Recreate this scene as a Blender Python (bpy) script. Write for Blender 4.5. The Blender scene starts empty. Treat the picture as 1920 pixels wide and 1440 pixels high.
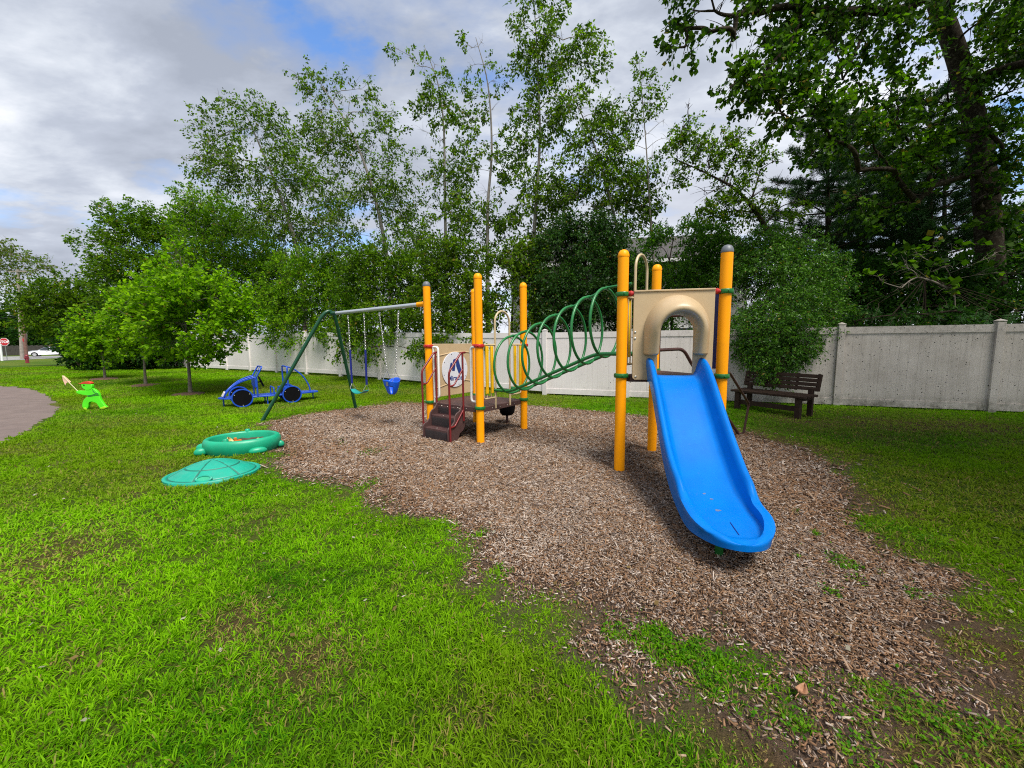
import bpy, bmesh, math, random
import numpy as np
from mathutils import Vector, Matrix

rad = math.radians
S = bpy.context.scene
COL = S.collection
random.seed(7)

# ------------------------------------------------------------------ camera model (measured from the photograph)
F, PITCH, ROLL, EYE = 725.0, rad(5.9), rad(0.5), 1.5

def gz(y):                       # the lawn rises a little towards the far left
    t = min(1.0, max(0.0, (y - 11.0) / 6.0))
    return 0.24 * t * t * (3 - 2 * t)

def ray(x, y):
    u = (x - 960) / F; v = (720 - y) / F
    c, s = math.cos(ROLL), math.sin(ROLL)
    u, v = u * c + v * s, -u * s + v * c
    return u, math.cos(PITCH) + v * math.sin(PITCH), -math.sin(PITCH) + v * math.cos(PITCH)

def at(x, y, Y):                 # photo pixel at a chosen distance -> point
    d = ray(x, y); t = Y / d[1]
    return Vector((d[0] * t, Y, EYE + d[2] * t))

def gp(x, y):                    # photo pixel on the ground -> point
    z = 0.0
    for _ in range(12):
        d = ray(x, y); t = (z - EYE) / d[2]
        z = 0.5 * z + 0.5 * gz(d[1] * t)
    return Vector((d[0] * t, d[1] * t, z))

# ------------------------------------------------------------------ numpy noise
def _hash(ix, iy, seed):
    h = (ix.astype(np.int64) * 374761393 + iy.astype(np.int64) * 668265263 + seed * 974711) & 0xffffffff
    h = ((h ^ (h >> 13)) * 1274126177) & 0xffffffff
    return ((h ^ (h >> 16)) & 0xffff) / 65535.0

def vnoise(x, y, seed=0):
    ix, iy = np.floor(x), np.floor(y)
    fx, fy = x - ix, y - iy
    fx = fx * fx * (3 - 2 * fx); fy = fy * fy * (3 - 2 * fy)
    a = _hash(ix, iy, seed); b = _hash(ix + 1, iy, seed); c = _hash(ix, iy + 1, seed); d = _hash(ix + 1, iy + 1, seed)
    return (a * (1 - fx) + b * fx) * (1 - fy) + (c * (1 - fx) + d * fx) * fy

def fbm(x, y, seed=0, o=4):
    r, a, t = 0, 0.5, 0
    for i in range(o):
        r = r + a * vnoise(x * 2 ** i, y * 2 ** i, seed + i); t += a; a *= 0.5
    return r / t

def np_gz(y):
    t = np.clip((y - 11.0) / 6.0, 0, 1)
    return 0.24 * t * t * (3 - 2 * t)

# ------------------------------------------------------------------ object helpers
def tag(o, label=None, cat=None, group=None, kind=None):
    if label: o['label'] = label
    if cat: o['category'] = cat
    if group: o['group'] = group
    if kind: o['kind'] = kind
    return o

def thing(name, loc, label, cat, group=None, rz=0.0):
    o = bpy.data.objects.new(name, None)
    o.empty_display_size = 0.1
    COL.objects.link(o); o.location = loc; o.rotation_euler = (0, 0, rz)
    return tag(o, label, cat, group)

def adopt(o, parent, world=True):
    o.parent = parent
    if world and parent.type == 'EMPTY':            # mesh data given in world coordinates
        o.matrix_parent_inverse = Matrix.Translation(-Vector(parent.location))
    return o

class MB:
    """collects shapes that become ONE mesh object"""
    def __init__(s): s.v = []; s.f = []; s.marks = []
    def use(s, i): s.marks.append((len(s.f), i))
    def add(s, vs, fs):
        n = len(s.v); s.v += [tuple(p) for p in vs]; s.f += [tuple(i + n for i in f) for f in fs]
    def box(s, c, size, rot=None):
        hx, hy, hz = [q / 2 for q in size]
        vs = [Vector((x, y, z)) for x in (-hx, hx) for y in (-hy, hy) for z in (-hz, hz)]
        if rot is not None: vs = [rot @ p for p in vs]
        c = Vector(c)
        s.add([p + c for p in vs], [(0, 1, 3, 2), (4, 6, 7, 5), (0, 4, 5, 1), (2, 3, 7, 6), (0, 2, 6, 4), (1, 5, 7, 3)])
    def boxax(s, o, ax, ay, az):                     # box from a corner and three edge vectors
        o, ax, ay, az = map(Vector, (o, ax, ay, az))
        vs = [o + a * ax + b * ay + c * az for a in (0, 1) for b in (0, 1) for c in (0, 1)]
        s.add(vs, [(0, 1, 3, 2), (4, 6, 7, 5), (0, 4, 5, 1), (2, 3, 7, 6), (0, 2, 6, 4), (1, 5, 7, 3)])
    def tube(s, pts, r, n=10, closed=False, caps=True):
        pts = [Vector(p) for p in pts]; m = len(pts)
        rs = list(r) if hasattr(r, '__len__') else [r] * m
        tg = []
        for i in range(m):
            if closed: t = pts[(i + 1) % m] - pts[i - 1]
            else: t = pts[min(i + 1, m - 1)] - pts[max(i - 1, 0)]
            tg.append(t.normalized() if t.length > 1e-9 else Vector((0, 0, 1)))
        up = Vector((0, 0, 1)) if abs(tg[0].z) < 0.9 else Vector((1, 0, 0))
        a = tg[0].cross(up).normalized()
        base = len(s.v)
        for i in range(m):
            a = (a - tg[i] * a.dot(tg[i]))
            a = a.normalized() if a.length > 1e-6 else tg[i].orthogonal().normalized()
            b = tg[i].cross(a)
            for k in range(n):
                th = 2 * math.pi * k / n
                s.v.append(tuple(pts[i] + (a * math.cos(th) + b * math.sin(th)) * rs[i]))
        for i in range(m if closed else m - 1):
            j = (i + 1) % m
            for k in range(n):
                k2 = (k + 1) % n
                s.f.append((base + i * n + k, base + i * n + k2, base + j * n + k2, base + j * n + k))
        if caps and not closed:
            s.f.append(tuple(base + k for k in range(n))[::-1])
            s.f.append(tuple(base + (m - 1) * n + k for k in range(n)))
    def lathe(s, c, prof, n=24, axis=None, caps=True):          # prof: (radius, height) list; axis: optional rotation matrix
        base = len(s.v); c = Vector(c)
        for r, h in prof:
            for k in range(n):
                th = 2 * math.pi * k / n
                p = Vector((r * math.cos(th), r * math.sin(th), h))
                if axis is not None: p = axis @ p
                s.v.append(tuple(c + p))
        for i in range(len(prof) - 1):
            for k in range(n):
                k2 = (k + 1) % n
                s.f.append((base + i * n + k, base + i * n + k2, base + (i + 1) * n + k2, base + (i + 1) * n + k))
        if caps and prof[0][0] > 1e-4: s.f.append(tuple(base + k for k in range(n))[::-1])
        if caps and prof[-1][0] > 1e-4: s.f.append(tuple(base + (len(prof) - 1) * n + k for k in range(n)))
    def prism(s, outline, o, ux, uy, th):            # 2D outline on a plane, given thickness
        o, ux, uy = Vector(o), Vector(ux), Vector(uy); nz = ux.cross(uy).normalized() * th
        m = len(outline)
        lo = [o + ux * a + uy * b for a, b in outline]
        s.add(lo + [p + nz for p in lo], [tuple(range(m))[::-1], tuple(range(m, 2 * m))] +
              [(i, (i + 1) % m, m + (i + 1) % m, m + i) for i in range(m)])
    def grid(s, rows, closed_u=False):
        nr, nc = len(rows), len(rows[0]); base = len(s.v)
        for r in rows: s.v += [tuple(p) for p in r]
        for i in range(nr - 1):
            for j in range(nc if closed_u else nc - 1):
                j2 = (j + 1) % nc
                s.f.append((base + i * nc + j, base + i * nc + j2, base + (i + 1) * nc + j2, base + (i + 1) * nc + j))
    def build(s, name, mat, parent=None, smooth=40, bevel=0.0, world=True, subsurf=0):
        me = bpy.data.meshes.new(name)
        me.from_pydata(s.v, [], s.f); me.update()
        bm = bmesh.new(); bm.from_mesh(me)
        bmesh.ops.recalc_face_normals(bm, faces=bm.faces); bm.to_mesh(me); bm.free()
        for q in (mat if isinstance(mat, (list, tuple)) else [mat]): me.materials.append(q)
        if s.marks:
            mi = [0] * len(s.f)
            ms = sorted(s.marks, key=lambda q: q[0]) + [(len(s.f), 0)]
            for (st, k), (en, _) in zip(ms, ms[1:]):
                for q in range(st, en): mi[q] = k
            me.polygons.foreach_set('material_index', mi)
        o = bpy.data.objects.new(name, me); COL.objects.link(o)
        if smooth:
            me.polygons.foreach_set('use_smooth', [True] * len(me.polygons))
            try: me.set_sharp_from_angle(angle=rad(smooth))
            except Exception: pass
        if bevel:
            b = o.modifiers.new('bevel', 'BEVEL'); b.width = bevel; b.segments = 2; b.limit_method = 'ANGLE'; b.angle_limit = rad(40)
        if subsurf:
            b = o.modifiers.new('sub', 'SUBSURF'); b.levels = b.render_levels = subsurf
        if parent is not None: adopt(o, parent, world)
        return o

def fillet(pts, r, n=5):
    pts = [Vector(p) for p in pts]; out = [pts[0]]
    for i in range(1, len(pts) - 1):
        a, b, c = pts[i - 1], pts[i], pts[i + 1]
        d1, d2 = (a - b), (c - b)
        q = min(r, d1.length * 0.48, d2.length * 0.48)
        p1, p2 = b + d1.normalized() * q, b + d2.normalized() * q
        for k in range(n + 1):
            t = k / n
            out.append(p1 * (1 - t) ** 2 + b * 2 * t * (1 - t) + p2 * t * t)
    out.append(pts[-1]); return out

def smoothpath(pts, n=6):
    pts = [Vector(p) for p in pts]
    if len(pts) < 3: return pts
    P = [pts[0] * 2 - pts[1]] + pts + [pts[-1] * 2 - pts[-2]]
    out = []
    for i in range(1, len(P) - 2):
        for k in range(n):
            t = k / n; a, b, c, d = P[i - 1], P[i], P[i + 1], P[i + 2]
            out.append(0.5 * ((2 * b) + (c - a) * t + (2 * a - 5 * b + 4 * c - d) * t * t + (3 * b - a - 3 * c + d) * t ** 3))
    out.append(pts[-1]); return out

def np_mesh(name, verts, loops, starts, mat, parent=None, face_col=None, world=True, smooth=False):
    me = bpy.data.meshes.new(name)
    me.vertices.add(len(verts)); me.vertices.foreach_set('co', np.ascontiguousarray(verts, dtype=np.float32).ravel())
    me.loops.add(len(loops)); me.loops.foreach_set('vertex_index', np.ascontiguousarray(loops, dtype=np.int32))
    me.polygons.add(len(starts)); me.polygons.foreach_set('loop_start', np.ascontiguousarray(starts, dtype=np.int32))
    if smooth: me.polygons.foreach_set('use_smooth', np.ones(len(starts), dtype=bool))
    if face_col is not None:
        a = me.attributes.new('col', 'FLOAT_COLOR', 'FACE')
        fc = np.ones((len(starts), 4), dtype=np.float32); fc[:, :3] = face_col
        a.data.foreach_set('color', fc.ravel())
    me.update(calc_edges=True)
    me.materials.append(mat)
    o = bpy.data.objects.new(name, me); COL.objects.link(o)
    if parent is not None: adopt(o, parent, world)
    return o

# ------------------------------------------------------------------ materials
def srgb(r, g, b):
    return tuple(((c / 255) / 12.92 if c / 255 <= 0.04045 else ((c / 255 + 0.055) / 1.055) ** 2.4) for c in (r, g, b))

class N:
    """thin wrapper for building node trees"""
    def __init__(s, tree): s.t = tree
    def new(s, kind, **kw):
        n = s.t.nodes.new(kind)
        for k, v in kw.items():
            if k.startswith('i_'):
                key = k[2:]
                n.inputs[int(key) if key.isdigit() else key.replace('_', ' ')].default_value = v
            else: setattr(n, k, v)
        return n
    def link(s, a, b): s.t.links.new(a, b)
    def ramp(s, fac, stops):
        r = s.new('ShaderNodeValToRGB'); el = r.color_ramp.elements
        while len(el) < len(stops): el.new(0.5)
        for e, (p, c) in zip(el, stops): e.position = p; e.color = (c[0], c[1], c[2], 1) if hasattr(c, '__len__') else (c, c, c, 1)
        s.link(fac, r.inputs[0]); return r.outputs[0]
    def mix(s, fac, a, b, blend='MIX'):
        m = s.new('ShaderNodeMix', data_type='RGBA', blend_type=blend)
        for sock, v in ((m.inputs[0], fac), (m.inputs[6], a), (m.inputs[7], b)):
            if hasattr(v, 'is_output'): s.link(v, sock)
            elif hasattr(v, '__len__'): sock.default_value = (v[0], v[1], v[2], 1)
            else: sock.default_value = v
        return m.outputs[2]
    def math(s, op, a, b=0.0, clamp=False):
        m = s.new('ShaderNodeMath', operation=op, use_clamp=clamp)
        for sock, v in ((m.inputs[0], a), (m.inputs[1], b)):
            if hasattr(v, 'is_output'): s.link(v, sock)
            else: sock.default_value = v
        return m.outputs[0]
    def noise(s, co, scale, detail=4, rough=0.55):
        n = s.new('ShaderNodeTexNoise', i_Scale=scale, i_Detail=detail, i_Roughness=rough); s.link(co, n.inputs['Vector']); return n.outputs[0]

def newmat(name):
    m = bpy.data.materials.new(name); m.use_nodes = True
    n = N(m.node_tree); bsdf = m.node_tree.nodes['Principled BSDF']
    return m, n, bsdf

def pbr(name, col, rough=0.5, var=0.12, scale=6.0, bump=0.0, bscale=80.0, metal=0.0, spec=0.5, grime=0.0, grime_col=(0.05, 0.045, 0.035), coat=0.0):
    m, n, b = newmat(name)
    co = n.new('ShaderNodeTexCoord').outputs['Object']
    nz = n.noise(co, scale, 6, 0.6)
    lo = tuple(c * (1 - var) for c in col); hi = tuple(min(1, c * (1 + var)) for c in col)
    c = n.ramp(nz, [(0.3, lo), (0.7, hi)])
    if grime:
        g = n.noise(co, scale * 2.7 + 3, 8, 0.7)
        c = n.mix(n.math('MULTIPLY', n.ramp(g, [(0.5, 0.0), (0.75, 1.0)]), grime), c, grime_col)
    n.link(c, b.inputs['Base Color'])
    rr = n.math('ADD', n.math('MULTIPLY', n.noise(co, scale * 3, 5), 0.25), rough - 0.12)
    n.link(rr, b.inputs['Roughness'])
    b.inputs['Metallic'].default_value = metal
    b.inputs['Specular IOR Level'].default_value = spec
    b.inputs['Coat Weight'].default_value = coat
    if bump:
        bp = n.new('ShaderNodeBump', i_Strength=bump, i_Distance=0.01)
        n.link(n.noise(co, bscale, 5), bp.inputs['Height']); n.link(bp.outputs[0], b.inputs['Normal'])
    return m

def leafmat(name, trans=0.48, rough=0.5, spec=0.09, tint=(1, 1, 1)):
    m, n, b = newmat(name)
    a = n.new('ShaderNodeAttribute', attribute_name='col').outputs['Color']
    c = n.mix(1.0, a, tint, 'MULTIPLY')
    n.link(c, b.inputs['Base Color'])
    b.inputs['Roughness'].default_value = rough; b.inputs['Specular IOR Level'].default_value = spec
    tr = n.new('ShaderNodeBsdfTranslucent'); n.link(n.mix(1.0, c, (1.25, 1.45, 0.6), 'MULTIPLY'), tr.inputs['Color'])
    mx = n.new('ShaderNodeMixShader', i_0=trans)
    n.link(b.outputs[0], mx.inputs[1]); n.link(tr.outputs[0], mx.inputs[2])
    n.link(mx.outputs[0], m.node_tree.nodes['Material Output'].inputs['Surface'])
    return m

M = {}
M['yellow'] = pbr('yellow_paint', (0.95, 0.345, 0.002), 0.42, 0.05, 3, 0.04, 300, spec=0.18, grime=0.22, grime_col=(0.62, 0.235, 0.012))
M['greycap'] = pbr('grey_plastic', (0.12, 0.13, 0.15), 0.5)
M['red'] = pbr('red_plastic', (0.40, 0.012, 0.012), 0.4, 0.15)
M['green'] = pbr('green_paint', (0.014, 0.16, 0.040), 0.35, 0.15, 5, grime=0.15)
M['clampgreen'] = pbr('green_clamp_paint', (0.01, 0.13, 0.02), 0.35, 0.15)
M['darkgreen'] = pbr('dark_green_paint', (0.004, 0.055, 0.022), 0.32, 0.15, 5)
M['silver'] = pbr('galvanised_steel', (0.55, 0.58, 0.62), 0.35, 0.08, 12, metal=0.6)
M['chain'] = pbr('chain_steel', (0.5, 0.5, 0.5), 0.35, 0.2, 30, metal=0.8)
M['tan'] = pbr('tan_plastic', (0.47, 0.345, 0.20), 0.38, 0.07, 3, 0.08, 260, grime=0.12, grime_col=(0.22, 0.15, 0.08))
M['tanpipe'] = pbr('tan_paint', (0.50, 0.39, 0.23), 0.35, 0.08)
M['slat'] = pbr('yellow_slat_paint', (0.80, 0.50, 0.01), 0.4, 0.08)
M['white'] = pbr('white_paint', (0.75, 0.74, 0.72), 0.35, 0.06, 5, grime=0.15, grime_col=(0.4, 0.36, 0.3))
M['disc'] = pbr('white_disc_plastic', (0.62, 0.63, 0.68), 0.4, 0.05)
M['logoblue'] = pbr('logo_blue_print', (0.012, 0.035, 0.19), 0.5, 0.05)
M['maroon'] = pbr('maroon_paint', (0.16, 0.012, 0.014), 0.35, 0.15, 8)
M['brown'] = pbr('brown_coated_deck', (0.065, 0.030, 0.028), 0.55, 0.2, 9, 0.15, 90, grime=0.3, grime_col=(0.14, 0.10, 0.085))
M['brownpipe'] = pbr('brown_paint', (0.055, 0.022, 0.018), 0.4, 0.2)
M['black'] = pbr('black_plastic', (0.004, 0.004, 0.005), 0.6, 0.2, spec=0.08)
M['rubber'] = pbr('black_rubber', (0.015, 0.016, 0.018), 0.7, 0.2)
M['blue'] = pbr('blue_paint', (0.008, 0.06, 0.42), 0.35, 0.12, 6)
M['navy'] = pbr('navy_plastic', (0.006, 0.012, 0.16), 0.4, 0.12)
M['swingblue'] = pbr('blue_swing_plastic', (0.006, 0.10, 0.66), 0.35, 0.1)
M['teal'] = pbr('teal_rubber', (0.01, 0.24, 0.22), 0.45, 0.15)
M['turtle'] = pbr('green_sandbox_plastic', (0.004, 0.30, 0.16), 0.42, 0.12, 5, 0.06, 120, grime=0.2, grime_col=(0.05, 0.22, 0.13))
M['lid'] = pbr('turquoise_lid_plastic', (0.004, 0.29, 0.20), 0.42, 0.10, 5, 0.06, 120, grime=0.3, grime_col=(0.10, 0.32, 0.22))
M['groove'] = pbr('dark_groove_plastic', (0.004, 0.13, 0.09), 0.6, 0.2)
M['lime'] = pbr('lime_plastic', (0.080, 0.70, 0.008), 0.45, 0.08)
M['limedark'] = pbr('yellow_green_plastic', (0.36, 0.62, 0.015), 0.45, 0.08)
M['capred'] = pbr('red_cap_plastic', (0.55, 0.05, 0.015), 0.45, 0.1)
M['flag'] = pbr('faded_flag_cloth', (0.72, 0.47, 0.33), 0.8, 0.1)
M['flagpole'] = pbr('cream_plastic', (0.62, 0.58, 0.34), 0.5, 0.1)
M['benchwood'] = pbr('dark_brown_recycled_plank', (0.036, 0.021, 0.014), 0.7, 0.3, 14, 0.2, 60, spec=0.15)
M['headlight'] = pbr('white_headlight_sticker', (0.7, 0.62, 0.6), 0.4, 0.15, 20)
M['bolt'] = pbr('bolt_steel', (0.6, 0.58, 0.5), 0.3, 0.1, metal=0.7)
M['sand'] = pbr('wet_sand', (0.055, 0.042, 0.024), 0.9, 0.45, 14, 0.8, 40)
M['toyyellow'] = pbr('pale_yellow_plastic', (0.62, 0.50, 0.18), 0.5)
M['toyorange'] = pbr('orange_plastic', (0.60, 0.16, 0.01), 0.5)
M['toywhite'] = pbr('white_toy_plastic', (0.62, 0.60, 0.52), 0.5)
M['toygreen'] = pbr('pale_green_plastic', (0.25, 0.48, 0.10), 0.5)
M['bark_birch'] = pbr('birch_bark', (0.20, 0.18, 0.155), 0.8, 0.35, 9, 0.6, 30, grime=0.7, grime_col=(0.035, 0.03, 0.026))
M['bark_dark'] = pbr('dark_bark', (0.040, 0.030, 0.022), 0.95, 0.4, 12, 0.9, 26, spec=0.08)
M['bark_grey'] = pbr('grey_bark', (0.13, 0.11, 0.085), 0.85, 0.3, 14, 0.5, 40)
M['bark_big'] = pbr('furrowed_bark', (0.032, 0.025, 0.018), 0.95, 0.55, 5, 1.0, 11, spec=0.05, grime=0.75, grime_col=(0.17, 0.15, 0.115))
M['leaf'] = leafmat('broad_leaf')
M['leafgloss'] = leafmat('glossy_leaf', 0.30, 0.4, 0.2)
M['needle'] = leafmat('pine_needle', 0.15, 0.6, 0.2)
M['blade'] = leafmat('grass_blade', 0.42, 0.6, 0.05)
M['concrete'] = pbr('concrete', (0.3, 0.29, 0.27), 0.85, 0.2, 4, 0.3)
M['polewood'] = pbr('weathered_pole_wood', (0.27, 0.235, 0.20), 0.85, 0.25, 5, 0.4, 30)
M['polered'] = pbr('creosoted_pole_wood', (0.16, 0.085, 0.065), 0.85, 0.3, 5, 0.4, 30)
M['wire'] = pbr('black_wire', (0.03, 0.03, 0.035), 0.6)
M['signred'] = pbr('sign_red', (0.42, 0.012, 0.02), 0.4, 0.06)
M['signwhite'] = pbr('sign_white', (0.75, 0.75, 0.75), 0.4, 0.03)
M['steelpost'] = pbr('galvanised_post', (0.22, 0.24, 0.22), 0.5, metal=0.4)
M['hydrant'] = pbr('hydrant_red', (0.20, 0.02, 0.03), 0.5, 0.2)
M['carwhite'] = pbr('white_car_paint', (0.72, 0.72, 0.74), 0.25, 0.02, coat=0.6)
M['carglass'] = pbr('dark_car_glass', (0.03, 0.04, 0.045), 0.1, 0.1)
M['hub'] = pbr('wheel_hub_metal', (0.5, 0.5, 0.5), 0.35, metal=0.5)
M['siding'] = None
M['asphalt'] = pbr('reddish_asphalt', (0.145, 0.108, 0.096), 0.9, 0.18, 2.5, 0.5, 140, grime=0.25, grime_col=(0.22, 0.185, 0.17))
M['road'] = pbr('grey_road_asphalt', (0.24, 0.235, 0.225), 0.9, 0.1, 0.6)
M['darkwood'] = pbr('dark_fence_wood', (0.04, 0.035, 0.03), 0.85, 0.3, 3)
M['barkmulch'] = pbr('bark_mulch', (0.085, 0.045, 0.028), 0.95, 0.5, 18, 1.0, 30)
M['deadleaf'] = pbr('dead_leaf', (0.30, 0.15, 0.075), 0.7, 0.25, 20)
M['whitepost'] = M['signwhite']

# white vinyl fence: clean at the left, grimy and flecked under the trees at the right
def fencemat():
    m, n, b = newmat('white_vinyl')
    co = n.new('ShaderNodeTexCoord').outputs['Object']
    sep = n.new('ShaderNodeSeparateXYZ'); n.link(co, sep.inputs[0])
    mr = n.new('ShaderNodeMapRange', i_1=1.5, i_2=7.5, i_3=0.0, i_4=1.0); n.link(sep.outputs[0], mr.inputs[0]); gx = mr.outputs[0]
    base = n.ramp(n.noise(co, 1.3, 5), [(0.3, (0.68, 0.63, 0.615)), (0.7, (0.74, 0.695, 0.68))])
    dirty = n.ramp(n.noise(co, 1.7, 7, 0.7), [(0.3, (0.44, 0.39, 0.34)), (0.7, (0.60, 0.545, 0.49))])
    c = n.mix(gx, base, dirty)
    # vertical streaks
    mp = n.new('ShaderNodeMapping'); mp.inputs['Scale'].default_value = (9, 9, 0.5); n.link(co, mp.inputs[0])
    st = n.ramp(n.noise(mp.outputs[0], 1.6, 6, 0.65), [(0.48, 0.0), (0.8, 1.0)])
    c = n.mix(n.math('MULTIPLY', st, n.math('ADD', n.math('MULTIPLY', gx, 0.26), 0.10)), c, (0.17, 0.145, 0.115))
    # algae along the bottom rail, mildew on the top
    mz = n.new('ShaderNodeMapRange', i_1=0.05, i_2=0.33, i_3=1.0, i_4=0.0); n.link(sep.outputs[2], mz.inputs[0])
    al = n.math('MULTIPLY', mz.outputs[0], n.ramp(n.noise(co, 5, 8, 0.75), [(0.42, 0.0), (0.62, 1.0)]))
    c = n.mix(n.math('MULTIPLY', al, n.math('ADD', n.math('MULTIPLY', gx, 0.75), 0.08)), c, (0.06, 0.055, 0.03))
    mz2 = n.new('ShaderNodeMapRange', i_1=1.35, i_2=1.85, i_3=0.0, i_4=1.0); n.link(sep.outputs[2], mz2.inputs[0])
    al2 = n.math('MULTIPLY', mz2.outputs[0], n.ramp(n.noise(co, 11, 8, 0.8), [(0.5, 0.0), (0.66, 1.0)]))
    c = n.mix(n.math('MULTIPLY', al2, n.math('MULTIPLY', gx, 0.8)), c, (0.10, 0.09, 0.075))
    # dark flecks
    vo = n.new('ShaderNodeTexVoronoi', i_Scale=16.0); n.link(co, vo.inputs['Vector'])
    fl = n.math('LESS_THAN', vo.outputs['Distance'], 0.17)
    pick = n.math('GREATER_THAN', n.noise(co, 2.2, 2), 0.44)
    rnd = n.new('ShaderNodeSeparateColor'); n.link(vo.outputs['Color'], rnd.inputs[0])
    sel = n.math('LESS_THAN', rnd.outputs[0], n.math('ADD', n.math('MULTIPLY', gx, 0.5), 0.015))
    fl = n.math('MULTIPLY', n.math('MULTIPLY', fl, pick), sel)
    c = n.mix(fl, c, (0.03, 0.027, 0.023))
    n.link(c, b.inputs['Base Color']); b.inputs['Roughness'].default_value = 0.5
    return m
M['vinyl'] = fencemat()

def sidingmat():
    m, n, b = newmat('pale_siding')
    co = n.new('ShaderNodeTexCoord').outputs['Object']
    sep = n.new('ShaderNodeSeparateXYZ'); n.link(co, sep.inputs[0])
    fr = n.math('FRACT', n.math('MULTIPLY', sep.outputs[2], 6.5))
    ed = n.math('LESS_THAN', fr, 0.14)
    base = n.ramp(n.noise(co, 2, 4), [(0.3, (0.50, 0.50, 0.50)), (0.7, (0.58, 0.58, 0.57))])
    n.link(n.mix(n.math('MULTIPLY', ed, 0.5), base, (0.22, 0.22, 0.23)), b.inputs['Base Color'])
    b.inputs['Roughness'].default_value = 0.6
    bp = n.new('ShaderNodeBump', i_Strength=0.6, i_Distance=0.03); n.link(fr, bp.inputs['Height']); n.link(bp.outputs[0], b.inputs['Normal'])
    return m
M['siding'] = sidingmat()
def roofmat():
    m, n, b = newmat('grey_shingles')
    co = n.new('ShaderNodeTexCoord').outputs['Object']
    br = n.new('ShaderNodeTexBrick', i_Scale=3.0, i_Mortar_Size=0.03); n.link(co, br.inputs[0])
    br.inputs['Color1'].default_value = (0.045, 0.041, 0.039, 1); br.inputs['Color2'].default_value = (0.07, 0.063, 0.06, 1); br.inputs['Mortar'].default_value = (0.05, 0.05, 0.05, 1)
    c = n.mix(0.5, br.outputs[0], n.ramp(n.noise(co, 30, 5), [(0.3, (0.04, 0.036, 0.033)), (0.7, (0.085, 0.078, 0.072))]))
    n.link(c, b.inputs['Base Color']); b.inputs['Roughness'].default_value = 0.9
    return m
M['roof'] = roofmat()

# slide: blue plastic with scuffs
def slidemat():
    m, n, b = newmat('blue_slide_plastic')
    co = n.new('ShaderNodeTexCoord').outputs['Object']
    c = n.ramp(n.noise(co, 4, 5), [(0.3, (0.0, 0.130, 0.49)), (0.7, (0.0, 0.160, 0.58))])
    mp = n.new('ShaderNodeMapping'); mp.inputs['Scale'].default_value = (14, 1.6, 1.6); mp.inputs['Rotation'].default_value = (0, 0, rad(9)); n.link(co, mp.inputs[0])
    sc = n.ramp(n.noise(mp.outputs[0], 3.0, 8, 0.75), [(0.62, 0.0), (0.82, 1.0)])
    c = n.mix(n.math('MULTIPLY', sc, 0.35), c, (0.04, 0.28, 0.75))
    du = n.ramp(n.noise(co, 26, 8, 0.7), [(0.62, 0.0), (0.8, 1.0)])
    c = n.mix(n.math('MULTIPLY', du, 0.28), c, (0.10, 0.12, 0.16))
    n.link(c, b.inputs['Base Color'])
    n.link(n.math('ADD', n.math('MULTIPLY', sc, 0.15), 0.33), b.inputs['Roughness'])
    b.inputs['Specular IOR Level'].default_value = 0.16
    return m
M['slide'] = slidemat()

def groundmat():
    m, n, b = newmat('lawn_soil')
    co = n.new('ShaderNodeTexCoord').outputs['Object']
    mul = n.new('ShaderNodeAttribute', attribute_name='mulch').outputs['Fac']
    dry = n.new('ShaderNodeAttribute', attribute_name='dry').outputs['Fac']
    g1 = n.noise(co, 0.35, 5); g2 = n.noise(co, 7, 8, 0.75); g3 = n.noise(co, 45, 6, 0.7)
    grass = n.mix(g2, (0.026, 0.066, 0.005), (0.075, 0.150, 0.008))
    grass = n.mix(n.ramp(g1, [(0.4, 0.0), (0.65, 0.7)]), grass, (0.16, 0.175, 0.03))
    g4 = n.ramp(n.noise(co, 150, 4, 0.7), [(0.35, 0.0), (0.65, 1.0)])
    soil = n.mix(n.math('ADD', n.math('MULTIPLY', g3, 0.5), n.math('MULTIPLY', g4, 0.5)), (0.030, 0.016, 0.009), (0.215, 0.120, 0.070))
    chip = n.mix(g3, (0.055, 0.034, 0.024), (0.24, 0.165, 0.125))
    c = n.mix(n.math('MULTIPLY', dry, 0.85), grass, soil)
    c = n.mix(mul, c, chip)
    n.link(c, b.inputs['Base Color']); b.inputs['Roughness'].default_value = 0.95; b.inputs['Specular IOR Level'].default_value = 0.1
    bp = n.new('ShaderNodeBump', i_Strength=1.0, i_Distance=0.05); n.link(n.math('ADD', g3, n.math('MULTIPLY', n.noise(co, 160, 4, 0.7), 0.5)), bp.inputs['Height']); n.link(bp.outputs[0], b.inputs['Normal'])
    return m
M['ground'] = groundmat()

def chipmat():
    m, n, b = newmat('wood_chip')
    a = n.new('ShaderNodeAttribute', attribute_name='col').outputs['Color']
    co = n.new('ShaderNodeTexCoord').outputs['Object']
    n.link(n.mix(n.math('MULTIPLY', n.noise(co, 120, 3), 0.5), a, (0.10, 0.065, 0.04)), b.inputs['Base Color'])
    b.inputs['Roughness'].default_value = 0.95; b.inputs['Specular IOR Level'].default_value = 0.03
    return m
M['chip'] = chipmat()
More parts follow.
